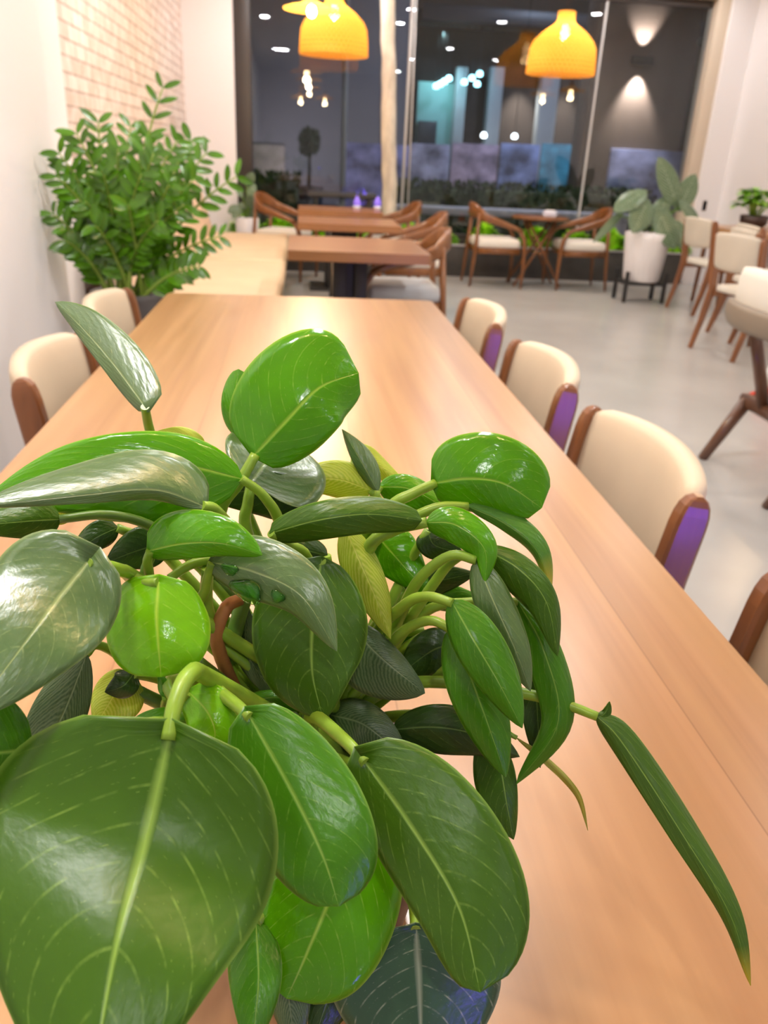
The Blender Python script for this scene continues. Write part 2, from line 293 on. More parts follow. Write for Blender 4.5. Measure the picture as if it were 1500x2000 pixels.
# ------------------------------------------------------------------ mesh helpers
class MB:
    def __init__(s): s.bm = bmesh.new(); s.uv = None
    def box(s, c, d, bev=0., seg=2, rot=None, mi=0, smooth=True):
        b = bmesh.new(); bmesh.ops.create_cube(b, size=1.)
        bmesh.ops.scale(b, vec=Vector(d), verts=b.verts)
        if bev > 0: bmesh.ops.bevel(b, geom=b.edges[:]+b.verts[:], offset=min(bev, min(d)*.49), segments=seg, profile=.5, affect='EDGES')
        mtx = Matrix.Translation(Vector(c))
        if rot is not None: mtx = mtx @ (rot.to_4x4() if isinstance(rot, Matrix) else Euler(rot).to_matrix().to_4x4())
        bmesh.ops.transform(b, matrix=mtx, verts=b.verts); s._add(b, mi, smooth and bev > 0); return s
    def _add(s, b, mi=0, smooth=True):
        vm = {v: s.bm.verts.new(v.co) for v in b.verts}
        for f in b.faces:
            try:
                nf = s.bm.faces.new([vm[v] for v in f.verts]); nf.material_index = mi; nf.smooth = smooth
            except ValueError: pass
        b.free()
    def tube(s, pts, rad, n=10, mi=0, cap=True, flat=1., up=None):
        pts = [Vector(p) for p in pts]; N = len(pts)
        if isinstance(rad, (int, float)): rad = [rad]*N
        rings = []; ref = Vector(up) if up else None
        for i, p in enumerate(pts):
            t = (pts[min(i+1, N-1)]-pts[max(i-1, 0)]).normalized()
            if ref is None:
                ref = Vector((0, 0, 1)) if abs(t.z) < .9 else Vector((1, 0, 0))
            a = (ref - t*ref.dot(t))
            if a.length < 1e-5: a = t.orthogonal()
            a.normalize(); bb = t.cross(a)
            if not up: ref = a
            r = rad[i]; rx, ry = (r if isinstance(r, tuple) else (r, r*flat))
            rings.append([s.bm.verts.new(p + a*math.cos(2*PI*k/n)*ry + bb*math.sin(2*PI*k/n)*rx) for k in range(n)])
        for i in range(N-1):
            for k in range(n):
                f = s.bm.faces.new((rings[i][k], rings[i][(k+1) % n], rings[i+1][(k+1) % n], rings[i+1][k])); f.smooth = True; f.material_index = mi
        if cap:
            f = s.bm.faces.new(rings[0][::-1]); f.material_index = mi; f = s.bm.faces.new(rings[-1]); f.material_index = mi
        return s
    def ribbon(s, pts, wh, up=(0, 0, 1), mi=0, crisp=False):
        """rounded rectangular section swept along pts; wh = (width across, height along up) per point"""
        pts = [Vector(p) for p in pts]; N = len(pts); rings = []
        c_ = .78 if crisp else .6; prof = [(-1, -c_), (-c_, -1), (c_, -1), (1, -c_), (1, c_), (c_, 1), (-c_, 1), (-1, c_)]
        for i, p in enumerate(pts):
            t = (pts[min(i+1, N-1)]-pts[max(i-1, 0)]).normalized(); u = Vector(up[i] if isinstance(up, list) else up)
            a = t.cross(u)
            if a.length < 1e-4: a = t.orthogonal()
            a.normalize(); u2 = a.cross(t).normalized(); w, h = wh[i] if isinstance(wh, list) else wh
            rings.append([s.bm.verts.new(p + a*x*w/2 + u2*y*h/2) for x, y in prof])
        n = len(prof)
        for i in range(N-1):
            for k in range(n):
                f = s.bm.faces.new((rings[i][k], rings[i][(k+1) % n], rings[i+1][(k+1) % n], rings[i+1][k])); f.smooth = not crisp; f.material_index = mi
        s.bm.faces.new(rings[0][::-1]).material_index = mi; s.bm.faces.new(rings[-1]).material_index = mi
        return s
    def lathe(s, prof, c=(0, 0, 0), n=32, mi=0, uv=False):
        c = Vector(c); rings = []
        for r, z in prof:
            rings.append([s.bm.verts.new(c + Vector((r*math.cos(2*PI*k/n), r*math.sin(2*PI*k/n), z))) for k in range(n)])
        lay = s.bm.loops.layers.uv.verify() if uv else None
        NP = len(prof)
        for i in range(NP-1):
            for k in range(n):
                f = s.bm.faces.new((rings[i][k], rings[i][(k+1) % n], rings[i+1][(k+1) % n], rings[i+1][k])); f.smooth = True; f.material_index = mi
                if uv:
                    for l, (uu, vv) in zip(f.loops, ((k/n, i/NP), ((k+1)/n, i/NP), ((k+1)/n, (i+1)/NP), (k/n, (i+1)/NP))): l[lay].uv = (uu, vv)
        if prof[0][0] > 1e-4 and not uv: s.bm.faces.new(rings[0][::-1]).material_index = mi
        if prof[-1][0] > 1e-4 and not uv: s.bm.faces.new(rings[-1]).material_index = mi
        return s
    def prism(s, poly, axis, a0, a1, mi=0):
        """poly in the two other axes; axis 0=x 1=y 2=z"""
        def mk(p, a):
            v = [0, 0, 0]; v[axis] = a; o = [i for i in range(3) if i != axis]; v[o[0]], v[o[1]] = p; return Vector(v)
        A = [s.bm.verts.new(mk(p, a0)) for p in poly]; B = [s.bm.verts.new(mk(p, a1)) for p in poly]; n = len(poly)
        s.bm.faces.new(A).material_index = mi; s.bm.faces.new(B[::-1]).material_index = mi
        for i in range(n): s.bm.faces.new((A[i], B[i], B[(i+1) % n], A[(i+1) % n])).material_index = mi
        return s
    def sheet(s, fn, nu, nv, mi=0, uv=True):
        lay = s.bm.loops.layers.uv.verify(); V = [[s.bm.verts.new(fn(i/nu, j/nv)) for j in range(nv+1)] for i in range(nu+1)]
        for i in range(nu):
            for j in range(nv):
                f = s.bm.faces.new((V[i][j], V[i+1][j], V[i+1][j+1], V[i][j+1])); f.smooth = True; f.material_index = mi
                for l, (a, b) in zip(f.loops, ((i, j), (i+1, j), (i+1, j+1), (i, j+1))): l[lay].uv = (b/nv, a/nu)
        return s
    def build(s, name, mats, parent=None, fixn=True):
        if fixn: bmesh.ops.recalc_face_normals(s.bm, faces=s.bm.faces[:])
        me = bpy.data.meshes.new(name); s.bm.to_mesh(me); s.bm.free()
        for m in (mats if isinstance(mats, (list, tuple)) else [mats]): me.materials.append(m)
        o = bpy.data.objects.new(name, me); COL.objects.link(o)
        if parent: o.parent = parent
        return o

def tag(o, label=None, cat=None, group=None, kind=None):
    if label: o['label'] = label
    if cat: o['category'] = cat
    if group: o['group'] = group
    if kind: o['kind'] = kind
    return o
def thing(name, label, cat, loc=(0, 0, 0), rz=0., group=None):
    o = bpy.data.objects.new(name, None); COL.objects.link(o); o.location = loc; o.rotation_euler = (0, 0, rz); o.empty_display_size = .05
    return tag(o, label, cat, group)
def children(o): return [c for c in bpy.data.objects if c.parent == o]
def copy_tree(o, parent=None):
    c = o.copy(); COL.objects.link(c); c.parent = parent
    for ch in children(o): copy_tree(ch, c)
    return c
def dup(o, loc, rz, label, group=None):
    c = copy_tree(o); c.location = loc; c.rotation_euler = (0, 0, rz); c['label'] = label
    if group: c['group'] = group
    return c
def P(px, py, c):
    """the point at picture position (px,py) in the 1500x2000 view, c metres in front of the camera"""
    return CAMLOC + ROT @ Vector(((px-750)/FPX*c, -(py-1000)/FPX*c, -c))
def at_z(px, py, z):
    d = ROT @ Vector((px-750, -(py-1000), -FPX)); return CAMLOC + d*((z-CAMH)/d.z)
def at_y(px, py, y):
    d = ROT @ Vector((px-750, -(py-1000), -FPX)); return CAMLOC + d*(y/d.y)
def catmull(pts, t):
    n = len(pts)-1; x = min(max(t, 0), 1)*n; i = min(int(x), n-1); f = x-i
    p0, p1, p2, p3 = (pts[max(i-1, 0)], pts[i], pts[i+1], pts[min(i+2, n)])
    if i == 0: p0 = 2*p1-p2
    if i == n-1: p3 = 2*p2-p1
    return .5*((2*p1)+(p2-p0)*f+(2*p0-5*p1+4*p2-p3)*f*f+(3*p1-p0-3*p2+p3)*f**3)

# ------------------------------------------------------------------ room shell
XL, XR, YB, YG, ZC = -1.2, 4.84, -4.0, 9.75, 3.1
def struct(name, mb, m, parent=None):
    o = mb.build(name, m, parent)
    if not parent: o['kind'] = 'structure'
    return o
struct('floor', MB().box(((XL+XR)/2, 2.9, -.05), (XR-XL+.6, 14., .1)), M['floor'])
struct('ceiling', MB().box(((XL+XR)/2, 2.9, ZC+.05), (XR-XL+.6, 14., .1)), M['ceiling'])
struct('wall_left', MB().box((XL-.1, (4.36+YG)/2, ZC/2), (.2, YG-4.36, ZC)), M['brick'])
struct('trim_1', MB().box((-1.25, (3.69+4.36)/2, ZC/2), (.3, 4.36-3.69, ZC)), M['wall'])       # pilaster, set back
struct('trim_2', MB().box((-1.2, (YB+3.69)/2, ZC/2), (.4, 3.69-YB, ZC)), M['wall'])              # near white wall
struct('wall_right', MB().box((XR+.1, 2.9, ZC/2), (.2, 14., ZC)), M['wall'])
struct('wall_back', MB().box(((XL+XR)/2, YB-.1, ZC/2), (XR-XL, .2, ZC)), M['wall'])
struct('trim_3', MB().box(((XL-.69)/2, YG-.05, ZC/2), (-.69-XL, .3, ZC)), M['wall'])             # white column left of the window
struct('wall_front', MB().box(((4.555+XR)/2, YG-.05, ZC/2), (XR-4.555, .3, ZC)), M['wall'])      # white wall right of the window
struct('trim_4', MB().box(((-.69+4.555)/2, YG-.02, (2.92+ZC)/2), (5.245, .24, ZC-2.92)), M['beige'])   # window head
win = bpy.data.objects.new('window_1', None); COL.objects.link(win); win['kind'] = 'structure'; win.location = (1.9, YG, .4)
def wchild(name, mb, m):
    o = mb.build(name, m); o.parent = win; o.matrix_parent_inverse = Matrix.Translation(-Vector(win.location)); return o
wchild('frame', MB().box((-.605, YG-.02, 1.5), (.17, .2, 2.84), .004), M['darkframe'])
wchild('frame', MB().box((4.4875, YG-.03, 1.55), (.135, .24, 2.9), .004), M['beige'])
wchild('frame', MB().box((1.9, YG, 2.885), (5.0, .06, .07), .004), M['darkframe'])
wchild('frame', MB().box((1.9, YG, .42), (5.0, .06, .05), .004), M['darkframe'])
for a, b in ((-.52, 1.14), (1.16, 3.235), (3.255, 4.42)):
    wchild('glass', MB().box(((a+b)/2, YG, 1.65), (b-a, .012, 2.5)), M['glass'])
wchild('seal', MB().box((1.15, YG, 1.65), (.02, .03, 2.46)), M['white_seal'])
wchild('seal', MB().box((3.245, YG, 1.65), (.02, .03, 2.46)), M['white_seal'])
# low dark plinth under the glass
struct('trim_5', MB().box((1.9, YG-.02, .2), (5.2, .1, .4)), M['ledge'])

# ------------------------------------------------------------------ outside (night street)
struct('ground', MB().box((4, 20, -.16), (40, 20.3, .1)), M['asphalt'])
def ext(name, mb, m, label, cat, group=None):
    return tag(mb.build(name, m), label, cat, group)
M['bld_dark'] = mat('dark_brown_cladding', (.055, .036, .026), .7, noise=((2, 2, .4), .3))
M['bld_grey'] = mat('lilac_render', (.30, .28, .295), .8, noise=((.6, .6, .6), .12))
M['bld_tan'] = mat('tan_panel', (.50, .40, .33), .8, noise=((6, 6, 6), .2))
M['bld_teal'] = mat('teal_panel', (.30, .52, .50), .7, noise=((1, 1, 1), .1))
M['bld_col'] = mat('pale_column', (.55, .57, .58), .7)
M['bld_black'] = mat('dark_panel', (.03, .035, .045), .4)
YF = 17.0
fac = thing('shop_building', 'dark shopfront across the street with pale columns and a teal wall panel', 'building', (7, YF, 0))
def fpart(name, mb, m):
    o = mb.build(name, m); o.parent = fac; o.matrix_parent_inverse = Matrix.Translation(-Vector(fac.location)); return o
fpart('wall', MB().box((7.6, YF+.4, 2.5), (11.2, .3, 5.4)), M['bld_dark'])
def fx(px, py, y): return at_y(px, py, y)
def fbox(x0, x1, y0, y1, Y, th=.15):
    A = at_y((x0+x1)/2, y0, Y); B = at_y((x0+x1)/2, y1, Y); xa = at_y(x0, (y0+y1)/2, Y).x; xb = at_y(x1, (y0+y1)/2, Y).x
    return MB().box(((xa+xb)/2, Y+th/2, (A.z+B.z)/2), (abs(xb-xa), th, abs(A.z-B.z)), .01)
fpart('wall_panel', fbox(812, 884, 160, 345, YF), M['bld_teal'])
fpart('notice_panel', fbox(815, 852, 236, 296, YF-.08, .06), M['bld_black'])
for x0, x1 in ((886, 906), (950, 976), (1050, 1084), (1150, 1180)):
    fpart('column', fbox(x0, x1, 130, 360, YF-.3, .3), M['bld_col'])
fpart('canopy', MB().box((7, YF-.5, 3.55), (9.8, .9, .25), .02), M['bld_black'])
gw = thing('reflection_wall', 'pale lilac wall added across the street for the reflected room in the left pane', 'building', (-.3, 16, 0))  # added wall standing in for the pale room mirrored in the glass
o = fbox(440, 800, -200, 400, 16.2, .3).build('wall', M['bld_grey']); o.parent = gw; o.matrix_parent_inverse = Matrix.Translation(-Vector(gw.location))
o = fbox(484, 556, 282, 345, 16.05, .1).build('wall_panel', M['bld_tan']); o.parent = gw; o.matrix_parent_inverse = Matrix.Translation(-Vector(gw.location))
# made-up panels carrying the blurred blue tones of the street, each one lifts out
bcols = [((.30, .30, .62), 'blue violet'), ((.42, .42, .66), 'pale violet'), ((.52, .40, .52), 'pinkish'), ((.26, .32, .60), 'deep blue'), ((.10, .38, .52), 'teal'), ((.40, .44, .62), 'grey blue'), ((.22, .24, .42), 'dark slate blue')]
bx = [670, 800, 880, 975, 1055, 1130, 1190, 1342]
for i, (c, nm) in enumerate(bcols):
    yy = 14.5 if i < 6 else 12.31
    A = at_y(bx[i]+2, 300, yy); B = at_y(bx[i+1]-2, 300, yy); zt = at_y((bx[i]+bx[i+1])/2, 281 + (12 if i == 6 else 0), yy).z
    mb = MB().box(((A.x+B.x)/2, yy, (zt-.11)/2), (B.x-A.x, .05, zt+.11), .008)
    ext('barrier_panel', mb, mat('barrier_'+nm.replace(' ', '_'), c, .5, noise=((3.2, 3.2, 4.2), .75)), f'{nm} panel made up for the blurred street band behind the window glass', 'hoarding panel', 'made up street panels')
# hedge
def hedge(name, x0, x1, y, z1, label, seed, d=.5):
    rnd = random.Random(seed); mb = MB()
    mb.box(((x0+x1)/2, y, (z1-.13)/2), (x1-x0-.1, d-.1, z1+.07), .05, 2)
    n = int((x1-x0)*520)
    for k in range(n):
        p = Vector((rnd.uniform(x0, x1), y+rnd.uniform(-d/2, d/2), rnd.uniform(0, z1)))
        if rnd.random() < .45: p.z = z1+rnd.uniform(-.08, .06)
        elif rnd.random() < .8: p.y = y-d/2+rnd.uniform(-.03, .06)
        q = Euler((rnd.uniform(0, 6), rnd.uniform(0, 6), rnd.uniform(0, 6))).to_matrix(); s = rnd.uniform(.03, .06)
        v = [mb.bm.verts.new(p+q@Vector(u)*s) for u in ((-1, 0, 0), (0, -.5, .12), (1, 0, 0), (0, .5, .12))]; mb.bm.faces.new(v)
    return tag(mb.build(name, M['hedge'], fixn=False), label, 'hedge')
hedge('street_hedge', 1.3, 5.0, 12.0, .90, 'long dark clipped hedge outside behind the window chairs', 4)
hedge('street_hedge', -.75, .02, 11.6, .92, 'short dark hedge outside behind the left end of the window', 5)
ext('stone_bench', MB().box((2.75, 10.75, .64), (3.5, .34, .09), .01).box((1.4, 10.75, .22), (.2, .3, .76), .01).box((4.1, 10.75, .22), (.2, .3, .76), .01), mat('bench_stone', (.78, .76, .86), .6), 'long pale stone bench outside in front of the dark hedge', 'bench')
ext('street_table', MB().box((.55, 11.4, .74), (.9, .5, .06), .008).box((.2, 11.4, .3), (.06, .4, .86), .005).box((.9, 11.4, .3), (.06, .4, .86), .005), mat('street_table_wood', (.34, .30, .27), .6), 'pale outdoor table outside left of the tree trunk', 'table')
pl = thing('street_shrub', 'dark round topped shrub outside behind the left pane', 'shrub', at_y(603, 365, 13.)); rnd = random.Random(8)
mb = MB()
for k in range(420):
    u = Vector((rnd.gauss(0, 1), rnd.gauss(0, 1), rnd.gauss(0, 1))).normalized()*rnd.uniform(.5, 1.)
    p = Vector((u.x*.17, u.y*.17, .62+u.z*.2)); q = Euler((rnd.uniform(0, 6), rnd.uniform(0, 6), rnd.uniform(0, 6))).to_matrix()
    v = [mb.bm.verts.new(p+q@Vector(w)*.05) for w in ((-1, 0, 0), (0, -.5, .1), (1, 0, 0), (0, .5, .1))]; mb.bm.faces.new(v)
mb.build('crown', M['hedge'], pl, fixn=False)
MB().tube([(0, 0, .02), (.01, 0, .3), (0, 0, .5)], [.03, .025, .02]).build('stem', M['ledge'], pl)
b0 = pl.location.z
MB().lathe([(.02, -b0-.1), (.18, -b0-.1), (.22, .0), (.0, .02)], n=20).build('pot', M['bld_black'], pl)
M['cyanlamp'] = mat('cool_lamp', (1, 1, 1), .5, emit=(.35, .85, 1., 9)); M['coollamp'] = mat('white_lamp', (1, 1, 1), .5, emit=(.9, .95, 1., 9))
for pxs, mt, lb, gr in (([(852, 168), (860, 164), (868, 159), (877, 153)], 'cyanlamp', 'small cool lamp in the short row hanging before the teal wall', 'lamps before the teal wall'),
                        ([(907, 160), (922, 152), (937, 144), (932, 164)], 'cyanlamp', 'small cool lamp in the cluster hanging right of the teal wall', 'lamps right of the teal wall'),
                        ([(945, 264), (1005, 266), (1127, 271)], 'coollamp', 'small white lamp hanging low in the dark shopfront', 'low white lamps in the shopfront')):
    for px, py in pxs:
        p = at_y(px, py, 16.4); hl = thing('hanging_lamp', lb, 'lamp', p, 0, gr)
        MB().lathe([(.001, -.05), (.05, -.04), (.06, 0), (.04, .04), (.001, .05)], n=14).build('bulb', M[mt], hl)
        MB().tube([(0, 0, .04), (0, 0, max(.3, 3.5-p.z))], .006, 6).build('cord', M['black'], hl)
# brown pillar with up-down lamp
pil = thing('brown_pillar', 'broad dark brown pillar outside lit by an up and down lamp', 'pillar', (4.75, 12.6, 0))
MB().box((0, 0, 1.75), (1.45, .5, 3.8), .01).build('shaft', mat('brown_cladding', (.20, .14, .11), .7, noise=((3, 3, 1), .15)), pil)
wl = thing('wall_lamp', 'small dark up and down wall lamp on the brown pillar outside', 'wall lamp', (4.69, 12.28, 2.60))
MB().box((0, 0, 0), (.30, .14, .10), .01).build('housing', M['black'], wl)
light('sconce_up', 'SPOT', (4.69, 12.22, 2.67), 190, (1, .93, .88), .02, (4.69, 12.42, 3.6), R(70), blend=.7)
light('sconce_down', 'SPOT', (4.69, 12.22, 2.53), 190, (1, .93, .88), .02, (4.69, 12.42, 1.6), R(70), blend=.7)
# added lights for the far side and terrace, no fixtures modelled
light('street_cool', 'AREA', (4.2, 13.2, 4.6), 110, (.62, .72, 1.), .5, (4.2, 15.5, .6))
light('street_left', 'AREA', (-.2, 14.2, .9), 16, (.92, .86, 1.), .5, (.1, 16.2, 1.2))
light('terrace_fill', 'AREA', (2.7, 10.6, 3.6), 45, (.95, .93, 1.), .3, (2.8, 10.9, .3))  # added to brighten the stone bench and hedge
light('teal_lamp', 'SPOT', (2.55, 16.4, 3.3), 90, (.55, .95, 1.), .05, (2.5, 17., 1.3), R(80), blend=.8)
for xx, e in ((at_y(1020, 180, YF).x, 420), (at_y(1110, 180, YF).x, 300)):
    light('facade_spot', 'SPOT', (xx, YF-.35, 3.1), e, (1, .95, .9), .04, (xx, YF+.2, 1.6), R(50), blend=.8)
lp = thing('added_lamp_post', 'slim pale lamp post added outside for a faint line in the glass, left of the tree trunk', 'lamp post', at_y(668, 420, 13.4)); lp.location.z = -.1  # post added for a faint pale upright line in the window
MB().tube([(0, 0, 0), (0, 0, 5)], .045, 12).build('pole', M['bld_col'], lp)
MB().box((0, -.3, 5), (.14, .7, .08), .02).build('lamp_head', M['black'], lp)

# ------------------------------------------------------------------ ceiling lamps
dl0 = None
spots = [(1.5, 6.77, .8, .13), (1.5, 5.43, .6, .13), (1.5, 3.82, .6, .13), (2.72, 2.79, .45, .13), (2.9, 6.2, .35, .13), (3.9, 4.2, .35, .13), (3.9, 7.4, .3, .13), (.45, 2.4, 1.5, .32), (-.4, .9, 1.5, .32),
         (-.55, 5.2, 1.3, .13), (.1, -1.2, .6, .13), (2.3, .6, .45, .13), (3.9, 1.4, .35, .13), (2.3, -2.2, .5, .13), (-.2, 8.6, .8, .13), (2.9, 8.5, .4, .13), (.4, 9.25, .8, .13), (1.7, 9.25, .5, .13), (3.0, 9.25, .5, .13), (4.1, 9.2, .3, .13)]  # row nearest the window added to brighten the lime plants and trunk
for i, (x, y, pw, sz) in enumerate(spots):
    if dl0 is None:
        dl0 = thing('ceiling_downlight', 'small round white downlight in the ceiling, from a set part mirrored in the window, part added', 'ceiling light', (x, y, ZC), 0, 'ceiling downlights')
        MB().lathe([(.055, -.012), (.085, -.012), (.09, 0), (.055, 0)], n=24).build('rim', M['white_metal'], dl0)
        MB().lathe([(.001, -.006), (.054, -.006), (.054, -.001), (.001, -.001)], n=24).build('lens', M['lens'], dl0)
    else:
        d = copy_tree(dl0); d.location = (x, y, ZC)
        if sz > .2:  # enlarged so that leaves and table pick up a sheen
            d.scale = (2.6, 2.6, 1); d['label'] = 'wide round ceiling light above the long table, enlarged for sheen on leaves and table'
    light('downlight', 'AREA', (x, y, ZC-.02), DOWN_W*pw, (1., .98, .975), sz, (x, y, 0))

# ------------------------------------------------------------------ dining chair
def pad_mesh(w, z0, z1, xb, rake, bow, th, n=16, arch=.012):
    mb = MB(); rings = []; m = 20; zc = (z0+z1)/2; hh = (z1-z0)/2
    for j in range(n+1):
        t = j/n; y = (t-.5)*w; e = abs(2*t-1); k = 1-.35*max(0, (e-.82)/.18)**2
        off = -bow*(1-(2*t-1)**2); rr = []
        for q in range(m):
            a = 2*PI*q/m; ca, sa = math.cos(a), math.sin(a); ex = .45
            x = math.copysign(abs(ca)**ex, ca)*th/2*k; z = math.copysign(abs(sa)**.55, sa)*(hh*(1-.06*max(0, (e-.8)/.2)**2)+arch*(1-e*e))
            rr.append(mb.bm.verts.new((xb+off+x-rake*(z+zc-.45), y, zc+z)))
        rings.append(rr)
    for j in range(n):
        for q in range(m):
            f = mb.bm.faces.new((rings[j][q], rings[j][(q+1) % m], rings[j+1][(q+1) % m], rings[j+1][q])); f.smooth = True
    mb.bm.faces.new(rings[0][::-1]); mb.bm.faces.new(rings[-1]); return mb
def make_chair(label, loc, rz, group, pad='cream', seat='cream', z0=.53, z1=.80):
    t = thing('dining_chair', label, 'chair', loc, rz, group)
    W2 = .235
    mb = MB().box((.02, 0, .455), (.43, .44, .055), .024, 4); mb.build('seat', M[seat], t)
    dz = z1-.80; pad_mesh(.44, z0, z1, -.205, .16, .045, .052).build('backrest', M[pad], t)
    for s in (-1, 1):
        # rear leg runs up into the side post of the back: flat board, rounded top
        pts = [(-.30, s*W2, 0), (-.245, s*W2, .22), (-.205, s*W2, .44), (-.215, s*W2, .55), (-.245, s*W2, .745+dz), (-.248, s*W2, .765+dz), (-.250, s*W2, .780+dz), (-.252, s*W2, .790+dz), (-.253, s*W2, .796+dz)]
        MB().ribbon(pts, [(.03, .028), (.03, .042), (.032, .058), (.031, .058), (.030, .054), (.030, .050), (.028, .042), (.024, .030), (.016, .012)], up=(1, 0, 0), crisp=True).build('leg', M['chairwood'], t)
        pts = [(.24, s*.215, 0), (.215, s*.205, .25), (.20, s*.2, .44)]
        MB().tube(pts, [.013, .018, .021], 10).build('leg', M['chairwood'], t)
        MB().ribbon([(-.2, s*.215, .415), (.2, s*.2, .415)], (.022, .05)).build('side_rail', M['chairwood'], t)
    MB().ribbon([(.2, -.19, .415), (.2, .19, .415)], (.022, .05)).build('front_rail', M['chairwood'], t)
    return t
BX = .60-.245
ch0 = make_chair('cream backed dining chair at right side of long table, its post largest and bluest', (BX-0., 1.315, 0), PI, 'dining chairs along the long table')
G = 'dining chairs along the long table'
dup(ch0, (BX, 1.958, 0), PI, 'middle of the three cream backed chairs along the table\'s right side', G)
dup(ch0, (BX-.01, 2.66, 0), PI, 'cream backed chair at the far end of the table\'s right side', G)
dup(ch0, (BX, .60, 0), PI, 'chair cut off at the right picture edge, only its brown post showing', G)
BXL = -.565+.245
dup(ch0, (BXL, 1.92, 0), 0, 'cream backed chair at the table\'s left side against the white wall, dark post', G)
dup(ch0, (BXL-.02, 2.64, 0), 0, 'cream backed chair at the table\'s left side in front of the charcoal plant pot', G)
dup(ch0, (BXL, 1.12, 0), 0, 'chair at the left picture edge, only a brown post above the table', G)

# chairs around the right hand tables
G2 = 'upholstered chairs at the right wall'
ch1 = make_chair('cream backed chair, greyed for its lighting, beside the white planter, farthest left of the right wall chairs', (3.93, 7.575, 0), R(6), G2, 'greige', 'offwhite', .605, .845)
dup(ch1, (3.33, 5.74, 0), R(13), 'cream backed chair, greyed for its lighting, with splayed legs standing in front of the small wall table', G2)
dup(ch1, (4.05, 6.85, 0), R(-5), 'cream backed chair, greyed for its lighting, half hidden behind the splayed leg chair, below the small potted plant', G2)
dup(ch1, (3.72, 6.30, 0), R(-5), 'cream backed chair, greyed for its lighting, cut by the right picture edge under the small potted plant', G2)

# ------------------------------------------------------------------ long dining table
tb = thing('dining_table', 'long wooden dining table with the leafy plant standing on it', 'table', (.006, 1.45, 0))
def rtop(x0, x1, y0, y1, z0, z1, r, bev=.006):
    b = bmesh.new(); pts = []
    for cx, cy, a0 in ((x1-r, y1-r, 0), (x0+r, y1-r, 90), (x0+r, y0+r, 180), (x1-r, y0+r, 270)):
        for k in range(6): a = R(a0+18*k); pts.append((cx+r*math.cos(a), cy+r*math.sin(a)))
    lo = [b.verts.new((x, y, z0)) for x, y in pts]; f = b.faces.new(lo); e = bmesh.ops.extrude_face_region(b, geom=[f])
    vs = [g for g in e['geom'] if isinstance(g, bmesh.types.BMVert)]; bmesh.ops.translate(b, verts=vs, vec=(0, 0, z1-z0))
    ed = [q for q in b.edges if abs(q.verts[0].co.z-q.verts[1].co.z) < 1e-6]
    bmesh.ops.bevel(b, geom=ed, offset=bev, segments=2, affect='EDGES'); mb = MB(); mb._add(b, 0, False); return mb
rtop(-.495, .498, -1.5, 1.645, .712, .75, .03).build('tabletop', M['table'], tb)
for sx in (-1, 1):
    for yy in (-1.4, 1.575):
        MB().tube([(sx*.36, yy, 0), (sx*.33, yy, .712)], [.024, .034], 14).build('leg', M['oldwood'], tb)
    MB().box((sx*.33, .09, .68), (.03, 2.9, .06), .004).build('side_rail', M['oldwood'], tb)

# ------------------------------------------------------------------ small tables
def small_table(label, cx, cy, sx, sy, z=.75):
    t = thing('cafe_table', label, 'table', (cx, cy, 0), 0, 'cafe tables along the bench')
    rtop(-sx/2, sx/2, -sy/2, sy/2, z-.055, z, .015, .004).build('tabletop', M['table2'], t)
    MB().box((-.10, 0, .355), (.075, .30, .68), .004).box((.03, 0, .355), (.075, .30, .68), .004).box((-.035, 0, .355), (.07, .2, .66)).build('pedestal', M['black'], t)
    MB().box((-.035, 0, .012), (.5, .5, .024), .005).build('base', M['black'], t)
    return t
small_table('nearest small wooden table on a black pedestal beside the bench', .33, 5.05, .80, .88)
small_table('middle small wooden table beside the bench, between the nearest and farthest ones', .38, 6.85, .80, .72)
small_table('farthest small wooden table by the window, two violet votives on it', .38, 8.35, .80, .66)
for px, lb in ((697, 'left violet votive glass on the farthest small table'), (736, 'right violet votive glass on the farthest small table, pale base')):
    p = at_z(px, 408, .75); v = thing('votive_glass', lb, 'votive', (p.x, min(p.y, 8.5), .75), 0, 'violet votives')
    MB().lathe([(.001, .03), (.030, .03), (.036, .06), (.020, .10), (.001, .125)], n=16).build('flame_glass', M['purple'], v)
    MB().lathe([(.001, 0), (.036, 0), (.038, .03), (.001, .031)], n=16).build('foot', M['napkin'], v)

# ------------------------------------------------------------------ bench
bn = thing('banquette_bench', 'long tan upholstered bench along the brick wall', 'bench', (-.62, 6.8, 0))
segs = [(4.3, 6.38), (6.38, 8.55)]
MB().box((-.05, (4.3+8.55)/2-6.8, .17), (.86, 4.25, .34), .01).build('base', M['ledge'], bn)
for a, b in segs:
    MB().box((.08, (a+b)/2-6.8, .41), (.86, b-a-.012, .14), .05, 5).build('seat_cushion', M['bench'], bn)
    mb = MB(); y0, y1 = a+.006-6.8, b-.006-6.8
    mb.box((-.36, (y0+y1)/2, .70), (.13, y1-y0, .52), .04, 4, rot=(0, R(-14), 0)); mb.build('backrest', M['benchback'], bn)

